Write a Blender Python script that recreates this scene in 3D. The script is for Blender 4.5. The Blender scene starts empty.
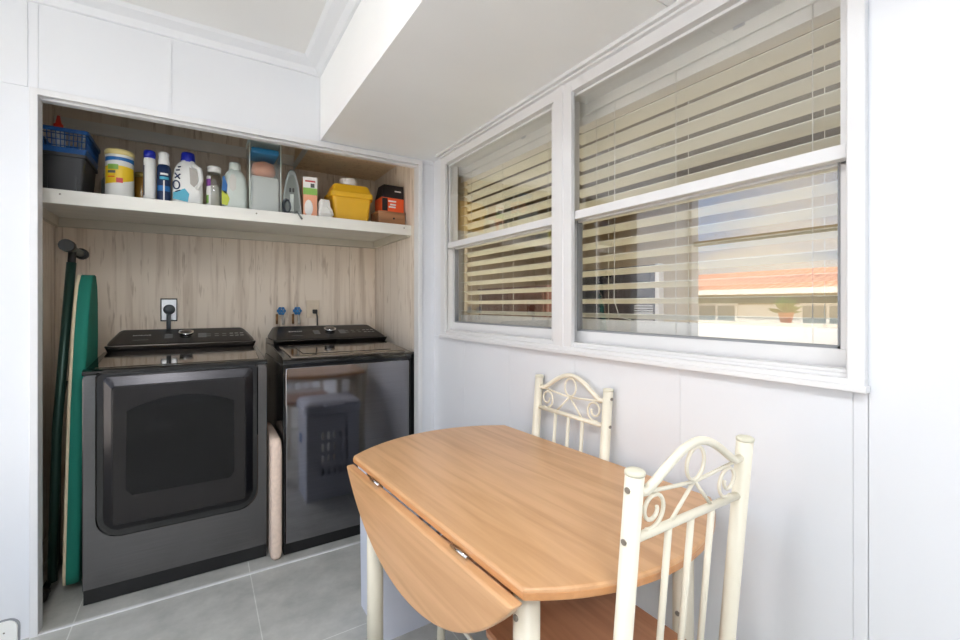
import bpy, bmesh, math, random
from mathutils import Vector, Matrix
random.seed(4)
sc = bpy.context.scene
C = sc.collection
PI = math.pi

# ------------------------------------------------------------------ camera
cam_d = bpy.data.cameras.new('camera')
cam = bpy.data.objects.new('camera', cam_d); C.objects.link(cam)
cam_d.sensor_width = 36.0
cam_d.lens = 444.0 / 960.0 * 36.0
cam_d.shift_y = -15.0 / 960.0
cam_d.clip_start = 0.02
cam.location = (0, 0, 1.233)
cam.rotation_euler = (PI / 2, 0, -math.radians(32.24))
sc.camera = cam

# ------------------------------------------------------------------ colour management
sc.view_settings.view_transform = 'Standard'
sc.view_settings.look = 'None'
sc.view_settings.gamma = 1.0
sc.view_settings.use_curve_mapping = False
sc.view_settings.exposure = -0.50
sc.cycles.max_bounces = 10
sc.cycles.diffuse_bounces = 6
sc.cycles.glossy_bounces = 5
sc.cycles.transparent_max_bounces = 16
sc.cycles.caustics_reflective = False
sc.cycles.caustics_refractive = False
sc.cycles.sample_clamp_indirect = 8

# ------------------------------------------------------------------ world: blue sky with clouds
SKY = 2.95
w = bpy.data.worlds.new('sky'); sc.world = w; w.use_nodes = True
nt = w.node_tree; nt.nodes.clear()
N = nt.nodes.new; L = nt.links.new
tc = N('ShaderNodeTexCoord'); mp = N('ShaderNodeMapping'); mp.inputs['Scale'].default_value = (1.0, 1.0, 3.2)
L(tc.outputs['Generated'], mp.inputs['Vector'])
nz = N('ShaderNodeTexNoise'); nz.inputs['Scale'].default_value = 3.4; nz.inputs['Detail'].default_value = 6; nz.inputs['Roughness'].default_value = .55
L(mp.outputs['Vector'], nz.inputs['Vector'])
cr = N('ShaderNodeValToRGB')
cr.color_ramp.elements[0].position = .40; cr.color_ramp.elements[0].color = (.50, .68, 1.0, 1)
cr.color_ramp.elements[1].position = .60; cr.color_ramp.elements[1].color = (1, 1, 1, 1)
L(nz.outputs['Fac'], cr.inputs['Fac'])
bg = N('ShaderNodeBackground'); bg.inputs['Strength'].default_value = SKY
L(cr.outputs['Color'], bg.inputs['Color'])
wo = N('ShaderNodeOutputWorld'); L(bg.outputs['Background'], wo.inputs['Surface'])

# ------------------------------------------------------------------ sun (falls on the neighbour's facade) and lamps
def light(name, kind, loc, energy, col=(1, 1, 1), **kw):
    d = bpy.data.lights.new(name, kind); d.energy = energy; d.color = col
    for k, v in kw.items(): setattr(d, k, v)
    o = bpy.data.objects.new(name, d); C.objects.link(o); o.location = loc
    return o
sun = light('sun', 'SUN', (10, 0, 12), 19.0, (1, .96, .9), angle=.02)
sun.rotation_euler = Vector((-.62, .22, -.75)).to_track_quat('-Z', 'Y').to_euler()
# daylight arriving through the porch's own window band (a sampling portal for the sky)
por = light('window_portal', 'AREA', (-1.215, 1.38, 1.27), 1.0, shape='RECTANGLE', size=1.78, size_y=1.86)
por.rotation_euler = (0, -PI / 2, -0); por.rotation_euler = Vector((1, 0, 0)).to_track_quat('-Z', 'Y').to_euler()
por.data.cycles.is_portal = True
# added fill lights out of view: two overhead, one uplight
l1 = light('ceiling_fill_light', 'AREA', (-.35, .52, 2.34), 20.0, (.97, .985, 1), shape='DISK', size=.36)
l2 = light('ceiling_fill_light_rear', 'AREA', (-.35, -1.2, 2.34), 34.0, (.97, .985, 1), shape='DISK', size=.42)
lt = light('fill_uplight_light', 'AREA', (-.35, -.85, 1.60), 58.0, (.97, .985, 1), shape='DISK', size=.26)
lt.rotation_euler = (PI, 0, 0)
# lamp of the room beyond the window
l3 = light('inner_room_lamp_light', 'AREA', (2.6, 2.0, 2.28), 120.0, (1, .96, .88), shape='DISK', size=.4)

# ------------------------------------------------------------------ materials
MATS = {}
def s2l(c):
    return tuple((x / 12.92 if x <= .04045 else ((x + .055) / 1.055) ** 2.4) for x in c)
def rgb(r, g, b): return s2l((r / 255, g / 255, b / 255)) + (1,)
def mat(name, col, rough=.5, metal=0.0, spec=.5, noise=0.0, nscale=(8, 8, 8), bump=0.0, col2=None, coat=0.0, trans=0.0, alpha=1.0, lo=.35, hi=.65, detail=4):
    m = bpy.data.materials.new(name); m.use_nodes = True
    t = m.node_tree; b = t.nodes['Principled BSDF']
    b.inputs['Base Color'].default_value = col
    b.inputs['Roughness'].default_value = rough; b.inputs['Metallic'].default_value = metal
    b.inputs['Specular IOR Level'].default_value = spec
    b.inputs['Coat Weight'].default_value = coat; b.inputs['Coat Roughness'].default_value = .06
    b.inputs['Alpha'].default_value = alpha
    tcn = t.nodes.new('ShaderNodeTexCoord'); mpn = t.nodes.new('ShaderNodeMapping'); mpn.inputs['Scale'].default_value = nscale
    t.links.new(tcn.outputs['Object'], mpn.inputs['Vector'])
    n = t.nodes.new('ShaderNodeTexNoise'); n.inputs['Scale'].default_value = 1.0; n.inputs['Detail'].default_value = detail
    t.links.new(mpn.outputs['Vector'], n.inputs['Vector'])
    if col2 is None:
        f = 1 - (noise if noise else .04)
        col2 = (col[0] * f, col[1] * f, col[2] * f, 1)
    r = t.nodes.new('ShaderNodeValToRGB')
    r.color_ramp.elements[0].position = lo; r.color_ramp.elements[0].color = col2
    r.color_ramp.elements[1].position = hi; r.color_ramp.elements[1].color = col
    t.links.new(n.outputs['Fac'], r.inputs['Fac']); t.links.new(r.outputs['Color'], b.inputs['Base Color'])
    if bump:
        bp = t.nodes.new('ShaderNodeBump'); bp.inputs['Strength'].default_value = bump; bp.inputs['Distance'].default_value = .002
        t.links.new(n.outputs['Fac'], bp.inputs['Height']); t.links.new(bp.outputs['Normal'], b.inputs['Normal'])
    MATS[name] = m
    return m

white = mat('white_paint', rgb(220, 222, 226), .45, nscale=(3, 3, 3), noise=.02)
ceilw = mat('ceiling_paint', rgb(226, 226, 225), .6, nscale=(2, 2, 2), noise=.02)
soffm = mat('soffit_paint', rgb(240, 241, 242), .4, nscale=(1, 3, 3), noise=.03)
alu = mat('white_aluminium', rgb(220, 220, 221), .32, nscale=(30, 2, 2), noise=.03)
aluG = mat('bare_aluminium', rgb(200, 202, 206), .35, metal=.6, nscale=(4, 4, 30), noise=.08)
seal = mat('grey_seal', rgb(140, 142, 146), .6)
jambm = mat('frosted_jamb', rgb(240, 240, 238), .4)
bronze = mat('bronze_frame', rgb(84, 76, 58), .45)
slat = mat('cream_slat', rgb(234, 232, 214), .45)
slatw = mat('white_rail', rgb(236, 235, 228), .4)
cordm = mat('white_cord', rgb(235, 233, 222), .6)
laundry_w = mat('shelf_paint', rgb(232, 230, 222), .5, nscale=(4, 20, 20), noise=.06)
cleatm = mat('cleat_paint', rgb(205, 198, 182), .55, noise=.06)

def wood_panel(name, base, dark, seed=0.0):
    m = bpy.data.materials.new(name); m.use_nodes = True; t = m.node_tree; b = t.nodes['Principled BSDF']; NN = t.nodes.new; LL = t.links.new
    tcn = NN('ShaderNodeTexCoord'); m1 = NN('ShaderNodeMapping'); m1.inputs['Scale'].default_value = (26, 26, 1.3); m1.inputs['Location'].default_value = (seed, seed, 0)
    LL(tcn.outputs['Object'], m1.inputs['Vector'])
    n1 = NN('ShaderNodeTexNoise'); n1.inputs['Scale'].default_value = 1.; n1.inputs['Detail'].default_value = 6; n1.inputs['Distortion'].default_value = .5
    LL(m1.outputs['Vector'], n1.inputs['Vector'])
    r1 = NN('ShaderNodeValToRGB'); e = r1.color_ramp.elements
    e[0].position = .28; e[0].color = dark; e[1].position = .5; e[1].color = base
    LL(n1.outputs['Fac'], r1.inputs['Fac'])
    # short dark flecks along the grain
    m2 = NN('ShaderNodeMapping'); m2.inputs['Scale'].default_value = (60, 60, 7)
    LL(tcn.outputs['Object'], m2.inputs['Vector'])
    n2 = NN('ShaderNodeTexNoise'); n2.inputs['Scale'].default_value = 1.; n2.inputs['Detail'].default_value = 2
    LL(m2.outputs['Vector'], n2.inputs['Vector'])
    r2 = NN('ShaderNodeValToRGB'); e = r2.color_ramp.elements
    e[0].position = .27; e[0].color = (.66, .60, .54, 1); e[1].position = .38; e[1].color = (1, 1, 1, 1)
    LL(n2.outputs['Fac'], r2.inputs['Fac'])
    mx = NN('ShaderNodeMix'); mx.data_type = 'RGBA'; mx.blend_type = 'MULTIPLY'; mx.inputs[0].default_value = .8
    LL(r1.outputs['Color'], mx.inputs[6]); LL(r2.outputs['Color'], mx.inputs[7])
    LL(mx.outputs[2], b.inputs['Base Color']); b.inputs['Roughness'].default_value = .5
    return m
panel = wood_panel('washed_wood_panelling', rgb(232, 218, 200), rgb(200, 181, 160))
panel2 = wood_panel('washed_wood_panelling_side', rgb(234, 222, 207), rgb(208, 192, 174), 5.)
boxwood = wood_panel('plain_plywood', rgb(240, 216, 180), rgb(222, 196, 160), 9.)

def tiles():
    m = bpy.data.materials.new('grey_floor_tile'); m.use_nodes = True; t = m.node_tree; b = t.nodes['Principled BSDF']; NN = t.nodes.new; LL = t.links.new
    tcn = NN('ShaderNodeTexCoord'); mp = NN('ShaderNodeMapping'); mp.inputs['Location'].default_value = (-.195, -1.08, 0)
    LL(tcn.outputs['Object'], mp.inputs['Vector'])
    br = NN('ShaderNodeTexBrick'); br.offset = 0; br.inputs['Scale'].default_value = 1
    br.inputs['Brick Width'].default_value = .61; br.inputs['Row Height'].default_value = .61
    br.inputs['Mortar Size'].default_value = .0022; br.inputs['Mortar Smooth'].default_value = .2
    br.inputs['Color1'].default_value = rgb(196, 195, 189); br.inputs['Color2'].default_value = rgb(188, 187, 181); br.inputs['Mortar'].default_value = rgb(226, 226, 220)
    LL(mp.outputs['Vector'], br.inputs['Vector'])
    n = NN('ShaderNodeTexNoise'); n.inputs['Scale'].default_value = 5; n.inputs['Detail'].default_value = 9; n.inputs['Roughness'].default_value = .65
    LL(tcn.outputs['Object'], n.inputs['Vector'])
    r = NN('ShaderNodeValToRGB'); r.color_ramp.elements[0].position = .35; r.color_ramp.elements[0].color = (.66, .67, .67, 1); r.color_ramp.elements[1].position = .68; r.color_ramp.elements[1].color = (1, 1, 1, 1)
    LL(n.outputs['Fac'], r.inputs['Fac'])
    mx = NN('ShaderNodeMix'); mx.data_type = 'RGBA'; mx.blend_type = 'MULTIPLY'; mx.inputs[0].default_value = 1
    LL(br.outputs['Color'], mx.inputs[6]); LL(r.outputs['Color'], mx.inputs[7]); LL(mx.outputs[2], b.inputs['Base Color'])
    b.inputs['Roughness'].default_value = .42
    bp = NN('ShaderNodeBump'); bp.inputs['Strength'].default_value = .3; bp.inputs['Distance'].default_value = .001; bp.invert = True
    LL(br.outputs['Fac'], bp.inputs['Height']); LL(bp.outputs['Normal'], b.inputs['Normal'])
    return m
tile = tiles()

def glass(name, f0=.045, tint=(1, 1, 1, 1), rough=0.0):
    m = bpy.data.materials.new(name); m.use_nodes = True; t = m.node_tree; t.nodes.clear(); NN = t.nodes.new; LL = t.links.new
    out = NN('ShaderNodeOutputMaterial'); mx = NN('ShaderNodeMixShader'); tr = NN('ShaderNodeBsdfTransparent'); gl = NN('ShaderNodeBsdfGlossy')
    gl.inputs['Roughness'].default_value = rough; tr.inputs['Color'].default_value = tint
    lw = NN('ShaderNodeLayerWeight'); lw.inputs['Blend'].default_value = .5
    pw = NN('ShaderNodeMath'); pw.operation = 'POWER'; pw.inputs[1].default_value = 5
    ma = NN('ShaderNodeMath'); ma.operation = 'MULTIPLY_ADD'; ma.inputs[1].default_value = 1 - f0; ma.inputs[2].default_value = f0
    LL(lw.outputs['Facing'], pw.inputs[0]); LL(pw.outputs[0], ma.inputs[0]); LL(ma.outputs[0], mx.inputs['Fac'])
    LL(tr.outputs[0], mx.inputs[1]); LL(gl.outputs[0], mx.inputs[2]); LL(mx.outputs[0], out.inputs['Surface'])
    return m
pane_m = glass('window_glass', .15)

def table_wood(name, c1, c2, scale=(30, 2.0, 30), rough=.3):
    m = bpy.data.materials.new(name); m.use_nodes = True; t = m.node_tree; b = t.nodes['Principled BSDF']; NN = t.nodes.new; LL = t.links.new
    tcn = NN('ShaderNodeTexCoord'); m1 = NN('ShaderNodeMapping'); m1.inputs['Scale'].default_value = scale
    LL(tcn.outputs['Object'], m1.inputs['Vector'])
    n1 = NN('ShaderNodeTexNoise'); n1.inputs['Scale'].default_value = 1.; n1.inputs['Detail'].default_value = 5; n1.inputs['Distortion'].default_value = .8
    LL(m1.outputs['Vector'], n1.inputs['Vector'])
    r1 = NN('ShaderNodeValToRGB'); e = r1.color_ramp.elements
    e[0].position = .3; e[0].color = c2; e[1].position = .6; e[1].color = c1
    LL(n1.outputs['Fac'], r1.inputs['Fac']); LL(r1.outputs['Color'], b.inputs['Base Color'])
    b.inputs['Roughness'].default_value = rough; b.inputs['Coat Weight'].default_value = .15; b.inputs['Coat Roughness'].default_value = .2
    return m
twood = table_wood('oak_laminate', rgb(208, 162, 118), rgb(188, 142, 98))
tedge = table_wood('oak_edge', rgb(200, 144, 94), rgb(184, 128, 80))
swood = table_wood('seat_wood', rgb(196, 142, 106), rgb(176, 122, 88), rough=.35)
darkwood = table_wood('brown_cabinet_wood', rgb(110, 62, 42), rgb(84, 46, 30), rough=.5)
crate_wood = table_wood('small_box_wood', rgb(170, 122, 84), rgb(128, 88, 58), (3, 20, 30), .6)

cream = mat('cream_enamel', rgb(230, 223, 204), .35, nscale=(12, 12, 12), noise=.03)
creamcap = mat('cream_cap', rgb(214, 210, 190), .5)
screwm = mat('screw_steel', rgb(150, 142, 132), .4, metal=.8)
steelD = mat('dark_brushed_steel', rgb(120, 120, 124), .2, metal=1.0, nscale=(200, 2, 200), noise=.1)
steelF = mat('graphite_panel', rgb(112, 111, 112), .24, metal=1.0, nscale=(3, 3, 200), noise=.12)
steelW = mat('graphite_washer_front', rgb(140, 139, 143), .07, metal=1.0, nscale=(3, 3, 200), noise=.08)
topm = mat('glossy_brown_top', rgb(150, 140, 130), .08, metal=1.0, nscale=(3, 3, 3), noise=.05)
blackg = mat('black_gloss', rgb(16, 16, 18), .12, coat=.3)
blackm = mat('black_matte', rgb(14, 14, 15), .5)
doorglass = mat('smoked_door', rgb(36, 34, 34), .12, spec=.3, nscale=(3, 3, 3))
doorwin = mat('smoked_window', rgb(12, 12, 13), .08, spec=.3)
chrome = mat('chrome', rgb(220, 220, 222), .12, metal=1.0)
silver = mat('silver_print', rgb(190, 190, 192), .5)
greyprint = mat('grey_print', rgb(140, 142, 146), .5)
teal = mat('teal_cloth', rgb(20, 122, 104), .8, nscale=(9, 9, 3), noise=.18, bump=.2)
creamcloth = mat('cream_cloth', rgb(226, 208, 178), .9, nscale=(60, 60, 20), noise=.1, bump=.3)
beigecloth = mat('beige_cloth', rgb(232, 208, 190), .9, nscale=(80, 80, 60), noise=.1, bump=.4)
darkgreen = mat('dark_green_tube', rgb(38, 66, 58), .35, metal=.4)
rubber = mat('black_rubber', rgb(24, 22, 20), .55)
blue_pl = mat('blue_plastic', rgb(24, 84, 150), .35, noise=.1)
black_pl = mat('black_plastic', rgb(38, 38, 40), .4, noise=.1)
red_pl = mat('red_plastic', rgb(214, 50, 34), .4)
white_pl = mat('white_plastic', rgb(238, 238, 234), .35)
cloudy_pl = mat('milky_plastic', rgb(214, 222, 214), .35, nscale=(20, 20, 20), noise=.05)
yellow_pl = mat('yellow_plastic', rgb(232, 180, 34), .4, noise=.06)
paleyellow = mat('pale_yellow_plastic', rgb(240, 222, 150), .4)
navy = mat('navy_print', rgb(24, 44, 84), .3)
cyanp = mat('cyan_print', rgb(70, 176, 204), .4)
bluecap = mat('royal_blue_plastic', rgb(26, 40, 160), .35)
yprint = mat('yellow_print', rgb(246, 206, 40), .4)
bprint = mat('blue_print', rgb(34, 110, 178), .4)
gprint = mat('green_print', rgb(140, 186, 84), .4)
limep = mat('lime_print', rgb(206, 216, 60), .4)
redp = mat('red_print', rgb(206, 60, 60), .4)
purplep = mat('purple_print', rgb(150, 80, 170), .4)
orangep = mat('orange_print', rgb(238, 92, 40), .45)
peach = mat('peach_print', rgb(240, 170, 134), .5)
blackp = mat('black_print', rgb(30, 26, 30), .4)
whitep = mat('white_print', rgb(240, 238, 234), .5)
greyp = mat('dark_grey_print', rgb(90, 94, 92), .5)
amberm = mat('amber_jar', rgb(176, 128, 52), .25, coat=.3)
goldlid = mat('gold_lid', rgb(186, 160, 90), .35, metal=.6)
frost = glass('frosted_bin_plastic', .08, (.93, .95, .95, 1), .25)
clearb = glass('clear_bottle_plastic', .10, (.82, .82, .78, 1), .05)
bluecont = mat('blue_things', rgb(40, 150, 214), .5)
orangecont = mat('orange_things', rgb(248, 168, 130), .7)
greycont = mat('grey_things', rgb(214, 212, 204), .7)
irongrey = mat('iron_grey_plastic', rgb(112, 118, 112), .35)
irondark = mat('iron_sole_metal', rgb(132, 136, 132), .3, metal=.7)
ironblue = mat('iron_blue', rgb(60, 84, 150), .4)
lav = mat('pale_lilac_plastic', rgb(216, 220, 233), .4, noise=.03)
valveblue = mat('blue_valve_wheel', rgb(50, 120, 176), .4, metal=.3)
brass = mat('old_brass', rgb(150, 112, 76), .4, metal=.8)
hoseg = mat('grey_hose', rgb(178, 172, 164), .5)
plateivory = mat('ivory_plate', rgb(224, 208, 184), .4)
steelplate = mat('steel_plate', rgb(206, 208, 210), .35, metal=.7)
plugg = mat('grey_plug', rgb(78, 84, 90), .5)
tvscreen = mat('dark_screen', rgb(30, 32, 38), .2)
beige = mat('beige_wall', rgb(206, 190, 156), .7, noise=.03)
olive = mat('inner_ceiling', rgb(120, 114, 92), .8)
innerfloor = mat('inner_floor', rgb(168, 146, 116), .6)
concrete = mat('concrete', rgb(222, 219, 212), .8, nscale=(1, 1, 1), noise=.1)
extwhite = mat('render_wall', rgb(238, 232, 222), .8, noise=.04)
beam = mat('eave_and_shade_brown', rgb(86, 74, 58), .7)
winblue = mat('blue_grey_window', rgb(110, 124, 132), .3)
leaf_m = mat('leaf_green', rgb(92, 130, 44), .6, nscale=(40, 40, 40), noise=.4)
terracotta = mat('terracotta', rgb(206, 116, 82), .7)
def roof_tiles():
    m = bpy.data.materials.new('red_roof_tile'); m.use_nodes = True; t = m.node_tree; b = t.nodes['Principled BSDF']; NN = t.nodes.new; LL = t.links.new
    tcn = NN('ShaderNodeTexCoord'); mp = NN('ShaderNodeMapping'); mp.inputs['Rotation'].default_value = (0, 0, PI / 2)
    LL(tcn.outputs['Object'], mp.inputs['Vector'])
    br = NN('ShaderNodeTexBrick'); br.offset = .5; br.inputs['Scale'].default_value = 1
    br.inputs['Brick Width'].default_value = .3; br.inputs['Row Height'].default_value = .9; br.inputs['Mortar Size'].default_value = .06
    br.inputs['Color1'].default_value = rgb(238, 182, 160); br.inputs['Color2'].default_value = rgb(230, 166, 142); br.inputs['Mortar'].default_value = rgb(176, 92, 70)
    LL(mp.outputs['Vector'], br.inputs['Vector']); LL(br.outputs['Color'], b.inputs['Base Color']); b.inputs['Roughness'].default_value = .8
    return m
rooft = roof_tiles()

# ------------------------------------------------------------------ mesh helpers
class MB:
    def __init__(s): s.bm = bmesh.new()
    def box(s, x0, x1, y0, y1, z0, z1):
        vs = [s.bm.verts.new(p) for p in ((x0, y0, z0), (x1, y0, z0), (x1, y1, z0), (x0, y1, z0), (x0, y0, z1), (x1, y0, z1), (x1, y1, z1), (x0, y1, z1))]
        for f in ((0, 3, 2, 1), (4, 5, 6, 7), (0, 1, 5, 4), (1, 2, 6, 5), (2, 3, 7, 6), (3, 0, 4, 7)): s.bm.faces.new([vs[i] for i in f])
        return s
    def hexa(s, pts):
        vs = [s.bm.verts.new(p) for p in pts]
        for f in ((0, 3, 2, 1), (4, 5, 6, 7), (0, 1, 5, 4), (1, 2, 6, 5), (2, 3, 7, 6), (3, 0, 4, 7)): s.bm.faces.new([vs[i] for i in f])
        return s
    def prism(s, pts, v):      # polygon extruded by a vector
        a = [s.bm.verts.new(p) for p in pts]; v = Vector(v); b = [s.bm.verts.new(Vector(p) + v) for p in pts]
        s.bm.faces.new(a[::-1]); s.bm.faces.new(b); n = len(a)
        for i in range(n): s.bm.faces.new((a[i], a[(i + 1) % n], b[(i + 1) % n], b[i]))
        return s
    def tube(s, path, r, n=12, closed=False, caps=True):
        P = [Vector(p) for p in path]; m = len(P); rr = r if hasattr(r, '__len__') else [r] * m
        rings = []; ref = None
        for i in range(m):
            if closed: t = (P[(i + 1) % m] - P[(i - 1) % m])
            else: t = (P[min(i + 1, m - 1)] - P[max(i - 1, 0)])
            t.normalize()
            if ref is None:
                ref = t.orthogonal().normalized()
            ref = (ref - t * ref.dot(t)).normalized(); bi = t.cross(ref)
            rings.append([s.bm.verts.new(P[i] + (ref * math.cos(a) + bi * math.sin(a)) * rr[i]) for a in [2 * PI * k / n for k in range(n)]])
        for i in range(m if closed else m - 1):
            A = rings[i]; B = rings[(i + 1) % m]
            off = 0
            if closed and i == m - 1:
                off = min(range(n), key=lambda q: (A[0].co - B[q].co).length)
            for k in range(n):
                f = s.bm.faces.new((A[k], A[(k + 1) % n], B[(k + 1 + off) % n], B[(k + off) % n])); f.smooth = True
        if caps and not closed: s.bm.faces.new(rings[0][::-1]); s.bm.faces.new(rings[-1])
        return s
    def lathe(s, prof, c=(0, 0, 0), n=24, sx=1.0, sy=1.0, smooth=True):   # prof = [(r, z)...]
        rings = []
        for r, z in prof:
            if r < 1e-6: rings.append([s.bm.verts.new((c[0], c[1], c[2] + z))])
            else: rings.append([s.bm.verts.new((c[0] + r * sx * math.cos(2 * PI * k / n), c[1] + r * sy * math.sin(2 * PI * k / n), c[2] + z)) for k in range(n)])
        for A, B in zip(rings, rings[1:]):
            for k in range(n):
                k2 = (k + 1) % n
                if len(A) == 1 and len(B) == 1: continue
                if len(A) == 1: f = s.bm.faces.new((A[0], B[k2], B[k]))
                elif len(B) == 1: f = s.bm.faces.new((A[k], A[k2], B[0]))
                else: f = s.bm.faces.new((A[k], A[k2], B[k2], B[k]))
                f.smooth = smooth
        if len(rings[0]) > 1: s.bm.faces.new(rings[0][::-1])
        if len(rings[-1]) > 1: s.bm.faces.new(rings[-1])
        return s
    def loft(s, loops, cap=True, smooth=True):   # list of loops of equal length
        R = [[s.bm.verts.new(p) for p in lp] for lp in loops]; n = len(R[0])
        for A, B in zip(R, R[1:]):
            for k in range(n):
                f = s.bm.faces.new((A[k], A[(k + 1) % n], B[(k + 1) % n], B[k])); f.smooth = smooth
        if cap: s.bm.faces.new(R[0][::-1]); s.bm.faces.new(R[-1])
        return s
    def build(s, name, m, parent=None, bevel=0, seg=2, loc=None, rz=0, mods=()):
        bmesh.ops.recalc_face_normals(s.bm, faces=s.bm.faces)
        me = bpy.data.meshes.new(name); s.bm.to_mesh(me); s.bm.free()
        me.materials.append(m)
        o = bpy.data.objects.new(name, me); C.objects.link(o)
        if parent: o.parent = parent
        if loc: o.location = loc
        if rz: o.rotation_euler = (0, 0, rz)
        if bevel:
            b = o.modifiers.new('bevel', 'BEVEL'); b.width = bevel; b.segments = seg; b.limit_method = 'ANGLE'; b.angle_limit = math.radians(40)
            b.harden_normals = False
        return o
def B(*a): return MB().box(*a)
def tag(o, label, cat, group=None):
    o['label'] = label; o['category'] = cat
    if group: o['group'] = group
    return o
def thing(name, label, cat, loc=(0, 0, 0), rz=0, group=None):
    o = bpy.data.objects.new(name, None); C.objects.link(o); o.location = loc; o.rotation_euler = (0, 0, rz)
    return tag(o, label, cat, group)
def struct(o, label=None):
    o['kind'] = 'structure'
    if label: o['label'] = label
    return o
def rrect(x0, x1, z0, z1, y, r, n=6):   # rounded rectangle in XZ; r = (bl, br, tr, tl)
    if not hasattr(r, '__len__'): r = (r,) * 4
    P = []
    for (cx, cz, a0, q) in ((x0 + r[0], z0 + r[0], PI, r[0]), (x1 - r[1], z0 + r[1], 1.5 * PI, r[1]), (x1 - r[2], z1 - r[2], 0, r[2]), (x0 + r[3], z1 - r[3], .5 * PI, r[3])):
        for k in range(n + 1):
            a = a0 + .5 * PI * k / n
            P.append((cx + q * math.cos(a), y, cz + q * math.sin(a)))
    return P
def text_mesh(name, s, size, m, parent, loc, rot, extrude=.0006, label=None):
    cu = bpy.data.curves.new(name, 'FONT'); cu.body = s; cu.size = size; cu.extrude = extrude; cu.align_x = 'CENTER'; cu.align_y = 'CENTER'
    t = bpy.data.objects.new('tmp', cu); C.objects.link(t)
    me = bpy.data.meshes.new_from_object(t.evaluated_get(bpy.context.evaluated_depsgraph_get()))
    bpy.data.objects.remove(t); me.materials.clear(); me.materials.append(m); me.name = name
    o = bpy.data.objects.new(name, me); C.objects.link(o); o.parent = parent; o.location = loc; o.rotation_euler = rot
    return o

# ------------------------------------------------------------------ THE ROOM
XL, XR = -1.20, 1.13          # porch left wall, window wall
YB, YN = 2.285, -2.2          # closet wall, wall behind the camera
ZC = 2.41                     # ceiling
SX = .505                     # soffit edge
CY = 3.14                     # closet back
CXL, CXR = -.64, 1.077        # closet sides

struct(B(XL - .1, XR + .15, YN - .1, CY + .1, -.06, 0).build('floor', tile), 'grey stone-look tiled floor running into the laundry closet')
struct(B(XL - .1, XR + .15, YN - .1, CY + .1, ZC, ZC + .1).build('ceiling', ceilw), 'off-white ceiling above the porch')
# closet wall (with opening), built from painted sheets with hairline joints
OX0, OX1, OZ = -.512, 1.031, 2.028
g = .0012
m_ = MB()
m_.box(XL, OX0, YB, YB + .040, 0, 2.041 - g)
for (a, b) in ((XL, -.539), (-.539, OX0)):
    m_.box(a + g, b - (g if b < OX0 else 0), YB, YB + .040, 2.041 + g, ZC)
for (a, b) in ((OX0, -.1), (-.1, .5), (.5, XR)):
    m_.box(a + g, b - g, YB, YB + .040, OZ, ZC)
m_.box(OX1, XR, YB, YB + .040, 0, OZ - .001)
m_.box(XL - .05, OX0 - .002, YB + .003, YB + .045, 0, ZC + .01).box(OX0 - .001, XR, YB + .003, YB + .045, OZ + .002, ZC + .01)
struct(m_.build('wall_back', white), 'white panelled wall around the closet opening')
# window wall
WY0, WY1, WZ0, WZ1 = .337, 2.173, 1.062, 2.06
m_ = MB()
m_.box(XR, XR + .05, WY0 - .001, .3605, 0, WZ0 - .001)
ys = [.361, .748, 1.158, 1.55, 1.94, YB + .02]
for a, b in zip(ys, ys[1:]): m_.box(XR, XR + .05, a + .0005, b - .0005, 0, WZ0 - .001)
for a, b in ((YN, -1.3), (-1.3, -.7), (-.7, -.1), (-.1, WY0)): m_.box(XR, XR + .05, a + g, b - (g if b < 0 else 0), 0, ZC)
m_.box(XR + .002, XR + .048, YN, YB, 0, WZ0 - .002).box(XR + .002, XR + .048, YN, WY0 - .001, WZ0 + .001, ZC - .002)
m_.box(XR, XR + .05, WY1, YB + .02, WZ0 + .0005, ZC).box(XR, XR + .05, WY0 + .0005, WY1 - .0005, WZ1, ZC)
struct(m_.build('wall_right', white), 'white grooved wall below and beside the windows')
# wall behind the camera
struct(B(XL - .1, XR + .15, YN - .1, YN, 0, ZC).build('wall_rear', white))
# left wall with its window band
LZ0, LZ1, LY0, LY1 = .34, 2.20, .5, 2.255
m_ = MB().box(XL - .1, XL, YN, YB + .1, 0, LZ0).box(XL - .1, XL, YN, YB + .1, LZ1, ZC)
m_.box(XL - .1, XL, YN, LY0, LZ0, LZ1).box(XL - .1, XL, LY1, YB + .1, LZ0, LZ1)
struct(m_.build('wall_left', white))
wf = MB()
for y in (LY0,): wf.box(XL - .07, XL - .03, y, y + .03, LZ0, LZ1)
wf.box(XL - .07, XL - .03, LY0, LY1, LZ0, LZ0 + .03).box(XL - .07, XL - .03, LY0, LY1, LZ1 - .01, LZ1).box(XL - .07, XL - .03, LY0, LY1, 1.735, 1.775)
w3 = struct(wf.build('window_3', bronze), 'dark framed window band opposite')
# soffit over the window
m_ = MB().box(SX, XR, .754 + g, YB, 2.05, ZC - .001).box(SX, XR, YN, .754 - g, 2.05, ZC - .001)
struct(m_.build('trim_1', soffm), 'lowered white soffit running above the windows')
# crown mouldings
def crown(name, pts, vec):
    return struct(MB().prism(pts, vec).build(name, white), 'slim white cove moulding')
crown('trim_2', [(XL, YB, 2.36), (XL, YB - .012, 2.362), (XL, YB - .03, 2.385), (XL, YB - .075, 2.398), (XL, YB - .09, ZC), (XL, YB, ZC)], (SX - XL, 0, 0))
crown('trim_3', [(SX, YN, 2.36), (SX - .012, YN, 2.362), (SX - .03, YN, 2.385), (SX - .075, YN, 2.398), (SX - .09, YN, ZC), (SX, YN, ZC)], (0, YB - YN, 0))
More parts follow.
